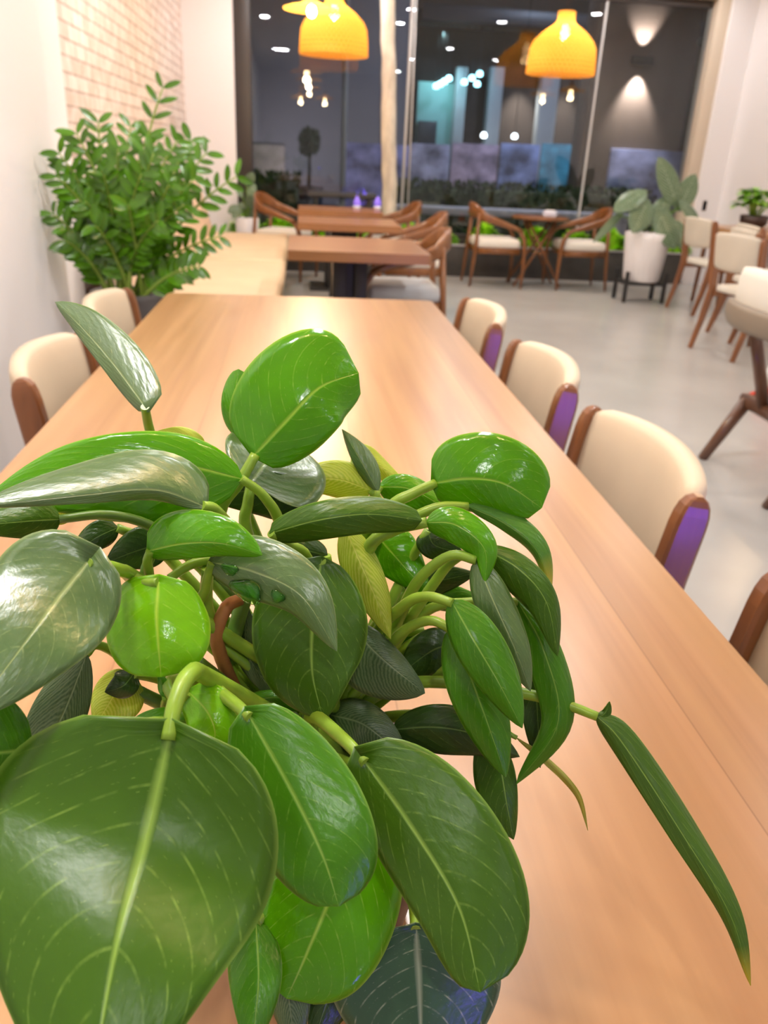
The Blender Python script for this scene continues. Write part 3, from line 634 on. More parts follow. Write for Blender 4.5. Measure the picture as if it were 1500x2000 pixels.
# ------------------------------------------------------------------ curved teak armchair
def make_arm(label, loc, rz, group, seat='offwhite'):
    t = thing('wooden_armchair', label, 'chair', loc, rz, group)
    MB().box((0, 0, .445), (.47, .48, .10), .04, 4).build('seat', M[seat], t)
    MB().ribbon([(.22, -.24, .375), (.22, .24, .375)], (.025, .06)).ribbon([(-.22, -.22, .375), (-.22, .22, .375)], (.025, .06)).ribbon([(-.22, -.235, .375), (.22, -.25, .375)], (.025, .06)).ribbon([(-.22, .235, .375), (.22, .25, .375)], (.025, .06)).build('seat_frame', M['teak'], t)
    pts = []; wh = []; ups = []
    n = 28
    for i in range(n+1):
        a = -PI/2 - (i/n)*PI                    # from the front of one arm round the back to the other
        u = i/n; k = abs(2*u-1)                 # 1 at the arm ends, 0 at the back
        x = math.cos(a); y = math.sin(a)
        px = -.02 + x*.27 if k < .62 else None
        if k >= .62: px = -.02 + math.cos(-PI/2-(.19 if u < .5 else .81)*PI)*.27 + (k-.62)/.38*.40
        py = y*.285 if k < .62 else math.copysign(.285*abs(math.sin(-PI/2-.19*PI))+.02*(k-.62)/.38, -1 if u < .5 else 1)
        z = .775 - .19*max(0, (k-.25)/.75)**1.3
        pts.append((px, py, z)); h = .115*(1-k)**.8+.028; wh.append((.03+.018*k, h)); ups.append((0, 0, 1))
    MB().ribbon(pts, wh, up=ups).build('back_rail', M['teak'], t)
    e0, e1 = pts[0], pts[-1]
    for e in (e0, e1):
        MB().tube([(e[0]+.045, e[1], 0), (e[0]+.05, e[1], .2), (e[0]+.045, e[1], .40), (e[0]+.03, e[1], .5), (e[0]-.01, e[1], e[2]-.015), (e[0]-.06, e[1], e[2]+.012)], [.014, .019, .022, .023, .022, .012], 10).build('leg', M['teak'], t)
    for s in (-1, 1):
        MB().tube([(-.28, s*.235, 0), (-.245, s*.225, .4), (-.225, s*.205, .74)], [.014, .021, .017], 10).build('leg', M['teak'], t)
    return t
GA = 'curved teak armchairs'
arm0 = make_arm('teak armchair by the window, facing right across the round table', (2.08, 8.93, 0), 0, GA)
dup(arm0, (3.02, 8.93, 0), PI, 'teak armchair by the window, facing left beside the white planter', GA)
dup(arm0, (-.17, 8.93, 0), R(-20), 'teak armchair at the window end of the tan bench', GA)
dup(arm0, (.90, 8.50, 0), R(185), 'teak armchair at the farthest small table, in front of the tree trunk', GA)
dup(arm0, (.92, 7.05, 0), R(180), 'teak armchair at the middle small table', GA)
arm4 = make_arm('teak armchair with pale grey seat at the nearest small table', (.66, 5.38, 0), PI, GA, 'greyseat')

wt = thing('bistro_table', 'small wooden table with crossed legs between the two window armchairs', 'table', (2.58, 9.02, 0))
MB().lathe([(.001, .69), (.30, .69), (.31, .70), (.31, .715), (.30, .72), (.001, .72)], n=36).build('tabletop', M['teak'], wt)
for s in (-1, 1):
    for q in (-1, 1):
        MB().tube([(s*.26, q*.16, 0), (-s*.16, q*.10, .69)], [.013, .016], 10).build('leg', M['teak'], wt)
MB().box((0, 0, .345), (.04, .30, .03), .005).build('crossbar', M['teak'], wt)
p = at_z(1048, 437, .75)
sg = thing('napkin_holder', 'small pale holder standing on the table between the window armchairs', 'holder', (2.66, 8.95, .72))
MB().box((0, 0, .03), (.14, .08, .06), .012, 3).build('body', M['napkin'], sg)
MB().box((0, 0, .064), (.10, .02, .012), .003).build('slot', M['white_metal'], sg)

# ------------------------------------------------------------------ lounge chair at the right edge
lc = thing('lounge_chair', 'dark legged chair cut by the right picture edge, white curved back with taupe shell', 'chair', (2.35, 3.15, 0))
def lw(x, y, z): return Vector((x-2.35, y-3.15, z))
for yy in (3.42, 2.84):
    MB().ribbon([lw(1.90, yy, 0), lw(2.06, yy, .29)], [(.036, .040), (.05, .055)], up=(1, 0, .5)).build('leg', M['oldwood'], lc)
    MB().ribbon([lw(2.84, yy, 0), lw(2.62, yy, .29)], [(.036, .040), (.05, .055)], up=(1, 0, -.5)).build('leg', M['oldwood'], lc)
    MB().ribbon([lw(2.06, yy, .285), lw(2.62, yy, .285)], (.045, .055)).build('side_rail', M['oldwood'], lc)
for xx in (2.06, 2.62): MB().ribbon([lw(xx, 3.45, .285), lw(xx, 2.81, .285)], (.05, .06)).build('stretcher', M['oldwood'], lc)
for yy in (3.28, 2.96):
    MB().ribbon([lw(2.06, yy, .29), lw(1.92, yy, .68)], (.035, .05), up=(1, 0, .3)).build('back_post', M['oldwood'], lc)
MB().box(lw(2.38, 3.13, .40), (.52, .60, .12), .045, 4).build('seat', M['offwhite'], lc)
def arc(rad_x, rad_y, z, cx, cy, n=18, a0=128, a1=240):
    return [lw(cx+rad_x*math.cos(R(a0+(a1-a0)*i/n)), cy+rad_y*math.sin(R(a0+(a1-a0)*i/n)), z) for i in range(n+1)]
k = [abs(2*i/18-1) for i in range(19)]
MB().ribbon(arc(.52, .62, .70, 2.34, 3.13), [(.035, .10*(1-.65*q**3)) for q in k], up=(0, 0, 1)).build('shell', M['taupe'], lc)
MB().ribbon([v+Vector((.03, 0, .10-.05*q**3)) for v, q in zip(arc(.51, .61, .70, 2.34, 3.13), k)], [(.06*(1-.5*q**3), .19*(1-.75*q**4)) for q in k], up=(0, 0, 1)).build('back_pad', M['offwhite'], lc)

cn = thing('traffic_cone', 'red and white cone on the floor mostly hidden behind the dark legged chair', 'cone', (2.87, 4.47, 0))
prof = lambda z: .135-.115*(z/.42)
MB().lathe([(.001, 0), (prof(0), .012), (prof(.12), .12), (.001, .12)], n=24).lathe([(.001, .22), (prof(.22), .22), (prof(.42), .42), (.001, .425)], n=24).build('body', M['red'], cn)
MB().lathe([(.001, .12), (prof(.12)+.001, .12), (prof(.22)+.001, .22), (.001, .22)], n=24).build('band', M['whiteplastic'], cn)
MB().lathe([(.001, 0), (.155, 0), (.155, .014), (.001, .016)], n=24).build('base', M['red'], cn)

# ------------------------------------------------------------------ right wall table with potted plant
rt = thing('wall_table', 'small wooden table against the right wall under the little potted plant', 'table', (4.42, 7.75, 0))
rtop(-.40, .40, -.55, .62, .71, .75, .02).build('tabletop', M['table'], rt)
for sx in (-1, 1):
    for sy in (-1, 1): MB().tube([(sx*.34, sy*.48, 0), (sx*.32, sy*.46, .71)], [.018, .025], 10).build('leg', M['chairwood'], rt)
sp = thing('potted_plant', 'small bright leafy plant in a dark bowl on the right wall table', 'plant', (4.40, 7.93, .75))
MB().lathe([(.001, 0), (.085, 0), (.125, .05), (.135, .12), (.125, .125), (.115, .11), (.001, .108)], n=28).build('pot', M['brownpot'], sp)
MB().lathe([(.001, .108), (.113, .109), (.001, .118)], n=20).build('soil', M['soil'], sp)
def blade(mb, base, d, L, w, droop=.3, mi=0, rnd=random, n=5):
    d = Vector(d).normalized(); side = d.cross(Vector((0, 0, 1)))
    if side.length < .05: side = Vector((1, 0, 0))
    side.normalize(); prev = None
    for i in range(n+1):
        t = i/n; p = Vector(base)+d*L*t+Vector((0, 0, -droop*L*t*t)); ww = w*math.sin(PI*min(1, (.12+.88*t)))**.8/2 if t < 1 else 0
        nrm = Vector((0, 0, 1))
        a = mb.bm.verts.new(p-side*ww); c = mb.bm.verts.new(p-nrm*ww*.25); b = mb.bm.verts.new(p+side*ww)
        if prev:
            for q in ((prev[0], prev[1], c, a), (prev[1], prev[2], b, c)):
                f = mb.bm.faces.new(q); f.smooth = True; f.material_index = mi
        prev = (a, c, b)
rnd = random.Random(11)
for k in range(40):
    a = rnd.uniform(0, 2*PI); tl = rnd.uniform(.1, .95); h = rnd.uniform(.10, .24)
    b = Vector((math.cos(a)*.03, math.sin(a)*.03, .11)); top = b+Vector((math.cos(a)*tl*.14, math.sin(a)*tl*.14, h))
    mb = MB(); mb.tube([b, (b+top)/2+Vector((0, 0, .02)), top], .004, 6, mi=1)
    for q in range(3): 
        aa = a+rnd.uniform(-1, 1); blade(mb, top, (math.cos(aa), math.sin(aa), rnd.uniform(-.1, .8)), rnd.uniform(.09, .13), .07, .4)
    mb.build('leaf_stem', [M['smallleaf'], M['stalk']], sp, fixn=False)
bb = at_y(1376, 402, 9.55)
tag(MB().box((bb.x, 9.575, bb.z), (.07, .05, .13), .01, 3).build('wall_box', M['black']), 'small black box on the white wall behind the variegated plant', 'wall box')
# small panel on the near white wall
a = at_y(15, 100, 2.6); 
pa = thing('wall_panel', 'white panel on the white wall at the left picture edge', 'panel', (-.985, 2.35, 1.45))
MB().box((0, 0, 0), (.03, .66, .56), .004).build('board', M['whiteplastic'], pa)
MB().box((.003, 0, -.286), (.03, .66, .012), .002).build('lower_rail', M['white_seal'], pa)

# ------------------------------------------------------------------ planter boxes with lime plants, tree
struct('trim_6', MB().box((1.9, 9.50, .17), (5.16, .04, .34), .004).box((1.9, 9.575, .30), (5.16, .11, .02)), M['ledge'])
tag(MB().box((1.9, 9.58, .325), (5.1, .12, .03)).build('planter_soil', M['soil']), 'dark soil of the window planter below the lime green plants', 'soil', kind='stuff')
struct('trim_7', MB().box((1.9, 9.475, .345), (5.16, .03, .016), .003), M['white_seal'])
lime_lbl = [(480, 'lime green clump in the window planter at the far end of the bench'), (545, 'lime green clump in the window planter behind the bench end armchair'), (640, 'lime green clump in the window planter seen under the farthest small table'),
            (700, 'lime green clump in the window planter right of the table pedestals'), (795, 'lime green clump in the window planter beside the tree trunk'), (855, 'fullest lime green clump right of the tree trunk'), (945, 'lime green clump behind the right facing window armchair'),
            (1042, 'lime green clump under the crossed leg table'), (1122, 'lime green clump behind the left facing window armchair'), (1192, 'lime green clump between armchair and white planter'), (1318, 'lime green clump just right of the white planter')]
for i, (px, lb) in enumerate(lime_lbl):
    rnd = random.Random(100+i); p = at_y(px, 475, 9.58); mb = MB()
    for k in range(300):
        a = rnd.uniform(0, 2*PI); e = rnd.uniform(.1, 1.5); rr = rnd.uniform(0, .16); h = rnd.uniform(0, .20)*(1-(rr/.19)**2)
        d = Vector((math.cos(a)*math.cos(e)*1.3, math.sin(a)*math.cos(e)*.45, math.sin(e)))
        blade(mb, (rr*math.cos(a), rr*.35*math.sin(a), h), d, rnd.uniform(.07, .12), .08, .3, n=4)
    o = tag(mb.build('planter_plant', M['limeplant'], fixn=False), lb, 'plant', 'lime green planter plants'); o.location = (p.x, 9.57, .335); o.scale = (1.0, 1, 1.0)
tr = thing('indoor_tree', 'slim pale tree trunk standing against the window', 'tree', (1.02, 9.60, .33))
rnd = random.Random(3); pts = []; rad = []
for i in range(19):
    t = i/18; pts.append((-.16*t+rnd.uniform(-.008, .008), rnd.uniform(-.006, .006)-.02, 2.77*t)); rad.append(.085-.012*t+rnd.uniform(-.004, .004))
MB().tube(pts, rad, 18).build('trunk', M['bark'], tr)
for i, (x0, x1) in enumerate(((785, 808), (797, 812))):
    a = at_y(x0, 400, 9.5); b = at_y(x1, 0, 9.5)
    o = MB().tube([(a.x, 9.48, .36), (b.x, 9.48, ZC)], .008, 8).build('guy_cord', M['white_seal'])
    tag(o, ['pale hanging cord just right of the tree trunk, left one of two', 'pale hanging cord just right of the tree trunk, right one of two'][i], 'cord', 'pale cords by the trunk')

# ------------------------------------------------------------------ variegated plant in white planter on stand
st = thing('plant_stand', 'black four legged stand under the white planter', 'plant stand', (3.44, 8.12, 0))
for sx in (-1, 1):
    for sy in (-1, 1): MB().box((sx*.20, sy*.14, .15), (.035, .035, .30), .004).build('leg', M['black'], st)
MB().box((0, -.14, .185), (.40, .03, .03), .003).box((0, .14, .185), (.40, .03, .03), .003).box((-.2, 0, .185), (.03, .28, .03), .003).box((.2, 0, .185), (.03, .28, .03), .003).box((0, 0, .185), (.40, .03, .03), .003).build('crossbar', M['black'], st)
ap = thing('potted_plant', 'large leaved variegated plant in a white planter on a black stand', 'plant', (3.44, 8.12, .20))
mb = MB(); n = 48
MB().lathe([(.001, 0), (.165, 0), (.178, .02), (.22, .40), (.222, .46), (.16, .475), (.155, .44), (.001, .43)], n=40).build('pot', M['whitepot'], ap)
MB().lathe([(.001, .432), (.15, .433), (.001, .445)], n=20).build('soil', M['soil'], ap)
def big_leaf(parent, base, tip, w, up, mt, stem_from, name='leaf', bend=.12):
    base, tip, up = Vector(base), Vector(tip), Vector(up); ax = (tip-base); L = ax.length; ax.normalize(); side = ax.cross(up).normalized(); nr = side.cross(ax).normalized()
    def fn(t, s):
        u = 2*s-1; ww = w/2*max(0, (t**.5)*(1-t)**.75/.50)
        lob = -.22*L*abs(u)**1.5*max(0, 1-t*2.2)**2
        return base+ax*(L*t+lob)+side*u*ww+nr*(-bend*L*(t*t)+.18*ww*abs(u)-.25*ww*u*u)
    mb = MB().sheet(fn, 14, 10); o = mb.build(name, mt, parent, fixn=False)
    sb = MB(); s0 = Vector(stem_from); sb.tube([s0, s0.lerp(base, .5)+Vector((0, 0, .05)), base], [.012, .009, .006], 8); sb.build('stalk', M['stalkd'], o)
    return o
C0 = Vector((3.44, 8.12, .20))
def alo(b, t, w, y0=8.1, y1=8.0, up=(0, -1, .35)):
    B = at_y(*b, y0)-C0; T = at_y(*t, y1)-C0
    big_leaf(ap, B, T, w, up, M['alo'], (random.uniform(-.04, .04), random.uniform(-.04, .04), .43))
random.seed(5)
alo((1318, 388), (1292, 306), .26, 8.1, 8.05); alo((1330, 400), (1362, 338), .24, 8.15, 8.2); alo((1252, 378), (1200, 408), .24, 8.05, 7.95, (0, -.6, .8))
alo((1262, 400), (1238, 452), .27, 8.0, 7.85); alo((1290, 420), (1322, 484), .28, 8.0, 7.85); alo((1335, 400), (1375, 440), .22, 8.05, 8.0, (0, -.6, .8))
alo((1300, 395), (1275, 440), .22, 8.1, 7.95); alo((1210, 420), (1163, 470), .10, 8.1, 7.9)
alo((1320, 440), (1345, 490), .20, 7.98, 7.88)
# plant at the far left of the window (beyond the bench)
fp = thing('potted_plant', 'grey green plant in a white pot at the window end of the bench', 'plant', (-.57, 9.28, 0))
MB().lathe([(.001, 0), (.09, 0), (.12, .3), (.125, .56), (.1, .57), (.095, .53), (.001, .52)], n=28).build('pot', M['whitepot'], fp)
rnd = random.Random(21)
for k in range(13):
    a = rnd.uniform(0, 2*PI); h = rnd.uniform(.62, .98); rr = rnd.uniform(.03, .10)
    big_leaf(fp, (rr*math.cos(a), rr*.6*math.sin(a), h), (2.3*rr*math.cos(a)+.02, 1.2*rr*math.sin(a)-.04, h+rnd.uniform(-.14, .12)), .12, (0, -1, .3), M['alo'], (0, 0, .52))

# ------------------------------------------------------------------ zz plant in charcoal pot
zz = thing('potted_plant', 'tall glossy green plant in a charcoal pot between the bench and the table', 'plant', (-.74, 3.62, 0))
MB().lathe([(.001, 0), (.115, 0), (.14, .3), (.152, .64), (.152, .665), (.138, .665), (.13, .62), (.001, .61)], n=36).build('pot', M['darkgrey'], zz)
MB().lathe([(.001, .612), (.128, .613), (.001, .63)], n=24).build('soil', M['soil'], zz)
Z0 = Vector((-.74, 3.62, 0)); rnd = random.Random(7)
fronds = [(318, 172, 3.72), (255, 248, 3.75), (192, 240, 3.55), (150, 262, 3.5), (116, 300, 3.45), (112, 345, 3.42), (104, 418, 3.42), (128, 470, 3.45), (345, 278, 3.6), (372, 275, 3.75), (402, 300, 3.6), (462, 345, 3.7), (428, 462, 3.6), (388, 520, 3.5),
          (300, 300, 3.45), (230, 290, 3.4), (276, 340, 3.38), (202, 340, 3.38), (165, 390, 3.36), (330, 360, 3.4), (250, 400, 3.34), (360, 400, 3.45), (185, 440, 3.36), (310, 430, 3.36), (225, 330, 3.7), (285, 270, 3.75), (360, 330, 3.8), (150, 330, 3.6), (380, 350, 3.5), (140, 380, 3.5)]
for i, (px, py, yy) in enumerate(fronds):
    tip = at_y(px, py, yy)-Z0; a = rnd.uniform(0, 2*PI); b = Vector((.05*math.cos(a)+.04*(tip.x > 0)-.02, .05*math.sin(a)-.02, .615))
    mid = b.lerp(tip, .5); mid.x = b.x+(tip.x-b.x)*.33; mid.y = b.y+(tip.y-b.y)*.33; mid.z = b.z+(tip.z-b.z)*.62+.03
    q = lambda t: b*(1-t)**2+mid*2*t*(1-t)+tip*t*t
    mb = MB(); n = 12; mb.tube([q(k/n) for k in range(n+1)], [.011*(1-.75*k/n) for k in range(n+1)], 7, mi=1)
    L = (tip-b).length; m = 11 if i else 9
    for k in range(m):
        t = .27+.73*k/(m-1); p = q(t); tg = (q(min(1, t+.02))-q(t-.02)).normalized()
        fac_ = Vector((rnd.uniform(-.5, .5), -1, rnd.uniform(.1, .7))).normalized(); sd = tg.cross(fac_).normalized()
        for s in (-1, 1):
            ln = rnd.uniform(.085, .115)*(1-.25*t) if i else .085; w = ln*(.54 if i else .44)
            d = (sd*s*.85+tg*.65+fac_*rnd.uniform(-.15, .25)).normalized(); s2 = d.cross(fac_).normalized(); nr = s2.cross(d)
            prev = None
            for j in range(6):
                u = j/5; c = p+d*ln*u+nr*(-.12*ln*u*u); ww = w*(max(0, u**.6*(1-u)**.6)/.66)/2
                A = mb.bm.verts.new(c-s2*ww+nr*ww*.25); Cc = mb.bm.verts.new(c); B = mb.bm.verts.new(c+s2*ww+nr*ww*.25)
                if prev:
                    for f4 in ((prev[0], prev[1], Cc, A), (prev[1], prev[2], B, Cc)):
                        f = mb.bm.faces.new(f4); f.smooth = True
                prev = (A, Cc, B)
    mb.build('frond', [M['zz'], M['zzstem']], zz, fixn=False)

# ------------------------------------------------------------------ pendants
GB = 'woven bell pendants'; GF = 'flat disc pendants'
def bell(label, cx, cy, zb, w, h):
    t = thing('bell_pendant', label, 'pendant lamp', (cx, cy, zb), 0, GB)
    r = w/2; prof = [(r, 0), (r*1.01, .02*h), (r*.99, .25*h), (r*.96, .42*h), (r*.86, .54*h), (r*.66, .66*h), (r*.45, .75*h), (r*.30, .81*h), (r*.25, .86*h), (r*.25, h)]
    MB().lathe(prof, n=64, uv=True).build('lamp_shade', M['rattan'], t)
    MB().lathe([(.001, h*.55), (.028, h*.57), (.045, h*.65), (.04, h*.72), (.02, h*.8), (.001, h*.8)], n=20).build('bulb', M['bulb'], t)
    MB().tube([(0, 0, h*.8), (0, 0, ZC-zb)], .006, 8).build('cord', M['black'], t)
    light('pendant_bulb', 'POINT', (cx, cy, zb+h*.48), PEND_W*.7, (1., .70, .36), .05)
    return t
pa1 = at_y(585, 104, 9.0); pb1 = at_y(718, 104, 9.0)
bell('orange woven bell pendant above the small tables, left of the tree trunk', (pa1.x+pb1.x)/2, 9.0, (pa1.z+pb1.z)/2-.02, pb1.x-pa1.x, .53)
pa1 = at_y(1029, 142, 9.0); pb1 = at_y(1158, 142, 9.0)
bell('orange woven bell pendant above the window armchairs', (pa1.x+pb1.x)/2, 9.0, (pa1.z+pb1.z)/2-.02, pb1.x-pa1.x, .55)
def disc(label, x, y, z):
    t = thing('disc_pendant', label, 'pendant lamp', (x, y, z), 0, GF)
    MB().lathe([(.21, 0), (.215, .006), (.17, .022), (.09, .042), (.04, .06), (.03, .10)], n=48, uv=True).build('lamp_shade', M['rattan'], t)
    MB().lathe([(.001, -.05), (.025, -.04), (.036, -.012), (.028, .02), (.001, .05)], n=20).build('bulb', M['bulb'], t)
    MB().lathe([(.001, .05), (.028, .05), (.028, .13), (.008, .15)], n=16).build('socket', M['brass'], t)
    MB().tube([(0, 0, .14), (0, 0, ZC-z)], .005, 8).build('cord', M['black'], t)
    light('pendant_bulb', 'POINT', (x, y, z-.09), PEND_W*(2.4 if 5 < y and x < 1 else .5), (1., .74, .42), .04)
    return t
disc('flat orange disc pendant with bare glowing bulb overlapping the left bell pendant', .08, 7.1, 2.22)
for i, (x, y) in enumerate(((.12, 5.4), (.15, 3.6), (0., .75), (.5, .72), (3.9, 5.2), (4.05, 6.2))):
    disc('flat disc pendant mirrored as a small glowing dot in the window', x, y, 2.25)

# ------------------------------------------------------------------ unseen blue lamps placed for the sheen on posts and leaves
for (x, y, z, rad, w, tg) in ((1.30, -.42, .30, .25, BLUE_W, (.9, 2., .75)), (.42, -.42, .92, .07, BLUE_W*.21, tuple(P(800, 1960, .43)))):
    bl = thing('added_blue_lamp', 'small unseen blue lamp placed behind the viewer for the blue sheen on chair posts and leaves', 'lamp', (x, y, 0), 0, 'added blue lamps')
    MB().lathe([(.001, 0), (.08, 0), (.08, .015), (.012, .02), (.012, z-.03), (.001, z-.03)], n=20).build('stand', M['black'], bl)
    MB().lathe([(.001, z-.03), (.035, z-.02), (.035, z), (.001, z)], n=20).build('lamp_head', M['blueled'], bl)
    light('blue_light', 'SPOT', (x, y+.05, z), w, (.16, .06, 1.), rad, tg, R(58) if w > 15 else R(20), blend=.5)

# ------------------------------------------------------------------ foreground leafy plant on the long table
PX0 = Vector((.022, .415, .7505))
fpt = thing('potted_plant', 'large glossy heart leaved plant in a dark pot on the long table, closest to us', 'plant', PX0)
MB().lathe([(.001, 0), (.050, 0), (.056, .006), (.066, .06), (.070, .112), (.072, .122), (.066, .124), (.062, .112), (.001, .108)], n=40).build('pot', M['brownpot'], fpt)
MB().lathe([(.001, .108), (.062, .109), (.03, .116), (.001, .118)], n=28).build('soil', M['soil'], fpt)
PROF = {'base': (.30, .75), 'full': (.45, .47), 'heart': (.42, .72), 'ovate': (.55, .9), 'round': (.45, .50), 'lance': (.75, 1.), 'long': (.6, .85), 'wide': (.36, .38)}
rndp = random.Random(17); FN = {}
def pleaf(pts, L, R_, mt, eL=.006, eR=.006, prof='heart', lobe=0., stalk=None, sr=.0034, smat='stalk', label=None, crown=None, nu=26, nv=12, ripple=.0018, crease=.45, flat=.7):
    cv = [Vector(p) for p in pts]; a, b = PROF[prof]; pk = a/(a+b); mx = pk**a*(1-pk)**b
    seed = rndp.uniform(0, 6)
    plen = sum((Vector(cv[i+1][:2])-Vector(cv[i][:2])).length for i in range(len(cv)-1))
    def fn(t, s):
        u = 2*s-1; tt = t
        p = catmull(cv, tt); q0 = catmull(cv, max(0, tt-.03)); q1 = catmull(cv, min(1, tt+.03)); d = Vector((q1.x-q0.x, q1.y-q0.y)).normalized()
        nx, ny = d.y, -d.x                                  # left hand side of the way base -> tip
        w = (max(tt, 0)**a*max(1-tt, 0)**b)/mx
        W_ = (L if u >= 0 else R_)*w; au = abs(u); e = (eL if u >= 0 else eR)*flat
        back = -lobe*plen*au**1.4*max(0, 1-tt*2.6)**2
        x = p.x+nx*W_*u+d.x*back; y = p.y+ny*W_*u+d.y*back
        c = p.z+e*w*(au*au*(1-crease)+au*crease)+ripple*math.sin(tt*9+seed+u*1.3)*au*au*w
        return P(x, y, c)-PX0
    FN[label] = fn
    o = MB().sheet(fn, nu, nv).build('leaf', [LM[mt]], fpt, fixn=False)
    so = o.modifiers.new('thickness', 'SOLIDIFY'); so.thickness = .0005; so.offset = 0
    if label: o['label'] = label
    if stalk is not None:
        pp = [cv[0]]+[Vector(v) for v in stalk]
        d0 = (cv[1]-cv[0]); pp0 = cv[0]+d0*.03
        if crown is not False:
            k = crown or (rndp.uniform(560, 700), rndp.uniform(1400, 1480), rndp.uniform(.525, .555)); pp.append(Vector(k))
        pp = [pp0]+pp[1:]; n = 5*(len(pp)-1)
        W3 = [P(*catmull(pp, i/n))-PX0 for i in range(n+1)]
        st = MB().tube(W3, [sr*(.85+.5*i/n) for i in range(n+1)], 10).build('stalk', M[smat], o, fixn=False)
    return o
# --- front leaves
pleaf([(330, 1440, .365), (285, 1640, .350), (225, 1860, .315), (170, 2180, .285)], 262, 330, 'dark', .012, .012, 'heart', .05, [(342, 1375, .372), (372, 1316, .39), (420, 1330, .43)], .0040, label='largest dark leaf, nearest of all')
pleaf([(487, 1397, .40), (570, 1545, .385), (630, 1670, .375), (662, 1770, .372)], 122, 108, 'mid', .012, .010, 'round', .05, [(465, 1380, .41), (430, 1345, .45)], .0034)
pleaf([(712, 1487, .415), (800, 1610, .400), (895, 1770, .385), (938, 1938, .375)], 150, 88, 'dark', .012, .008, 'full', .07, [(672, 1445, .43), (610, 1398, .47)], .0036, label='big dark leaf with pale dashes')
pleaf([(690, 1560, .455), (655, 1720, .43), (600, 1860, .415), (560, 1950, .41)], 140, 120, 'fresh', .008, .008, 'round', 0, [(690, 1500, .48)])
pleaf([(812, 1815, .440), (818, 1900, .434), (822, 2010, .428), (824, 2150, .424)], 160, 175, 'bluish', .010, .010, 'ovate', .04, [(800, 1740, .47), (730, 1600, .50)], label='leaf at the bottom with the blue light put into its green')
pleaf([(690, 1860, .47), (650, 1930, .46), (610, 2040, .45)], 62, 50, 'vdark', .006, .006, 'ovate', 0, [(700, 1780, .49)])
pleaf([(500, 1800, .42), (505, 1920, .40), (490, 2060, .385)], 46, 60, 'mid', .006, .006, 'ovate', 0, [(560, 1700, .46)])
pleaf([(560, 1840, .46), (562, 1930, .45), (580, 2060, .44)], 50, 45, 'striped', .006, .006, 'ovate', 0, [(600, 1740, .49)], label='leaf showing its striped underside')
# --- left side
pleaf([(310, 1136, .435), (306, 1200, .425), (310, 1265, .42), (315, 1322, .42)], 104, 100, 'bright', .014, .014, 'wide', .08, [(280, 1138, .44), (245, 1118, .46), (330, 1180, .50)], .0034, label='round bright young leaf')
pleaf([(172, 1098, .40), (118, 1165, .385), (50, 1255, .365), (-60, 1400, .345)], 118, 140, 'grey', .006, .008, 'heart', .10, [(230, 1112, .42), (300, 1150, .46)], .0034, label='broad leaf with pale sheen')
pleaf([(52, 1465, .385), (0, 1470, .37), (-110, 1480, .35)], 110, 110, 'mid', .006, .006, 'wide', .1, [(170, 1440, .395), (300, 1412, .42), (440, 1420, .48)], .0030)
pleaf([(170, 1275, .445), (130, 1380, .435), (85, 1470, .43), (38, 1560, .43)], 46, 62, 'striped', .004, .004, 'lance', 0, [(200, 1262, .455), (320, 1330, .50)], .0026, label='folded leaf showing its striped underside')
pleaf([(398, 988, .445), (300, 957, .435), (160, 968, .42), (-40, 990, .40)], 20, 78, 'grey', .004, .030, 'heart', .02, [(425, 1000, .455), (480, 1080, .50)], .0032, label='folded leaf with pale sheen')
pleaf([(475, 935, .50), (330, 905, .485), (150, 915, .47), (-15, 962, .455)], 118, 62, 'fresh', .004, .010, 'long', 0, [(520, 975, .51), (560, 1060, .53)], .0032)
pleaf([(118, 1014, .455), (50, 1018, .445), (-80, 1030, .43)], 36, 40, 'dark', .008, .008, 'ovate', 0, [(215, 1006, .465), (310, 1036, .485), (420, 1130, .52)], .0030, 'stalkd')
pleaf([(285, 797, .52), (222, 712, .54), (160, 640, .56), (108, 590, .575)], 22, 60, 'grey', .004, .012, 'base', .04, [(295, 850, .54), (330, 960, .545), (470, 1180, .55)], .0034, label='upright folded leaf standing above the rest')
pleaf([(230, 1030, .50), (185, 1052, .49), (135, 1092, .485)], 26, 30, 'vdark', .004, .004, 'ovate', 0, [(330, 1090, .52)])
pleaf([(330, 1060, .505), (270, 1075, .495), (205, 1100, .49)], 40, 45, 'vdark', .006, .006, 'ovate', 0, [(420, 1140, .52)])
pleaf([(150, 985, .50), (105, 1000, .50), (70, 1030, .50)], 30, 35, 'lime', .004, .004, 'ovate', 0, [(240, 1000, .51), (420, 1130, .54)], .0026)
pleaf([(400, 868, .56), (355, 850, .555), (308, 842, .55)], 12, 17, 'lime', .003, .003, 'ovate', 0, [(440, 920, .56), (520, 1100, .56)], .0026)
pleaf([(370, 1352, .425), (405, 1390, .415), (420, 1430, .412), (412, 1470, .412)], 60, 50, 'bright', .010, .008, 'round', .05, [(345, 1370, .43), (330, 1330, .45), (420, 1340, .50)], .0028, label='small bright young leaf')
pleaf([(322, 1362, .44), (318, 1340, .44), (308, 1310, .442)], 10, 14, 'fresh', .002, .002, 'ovate', 0, [(345, 1390, .46)], .0020)
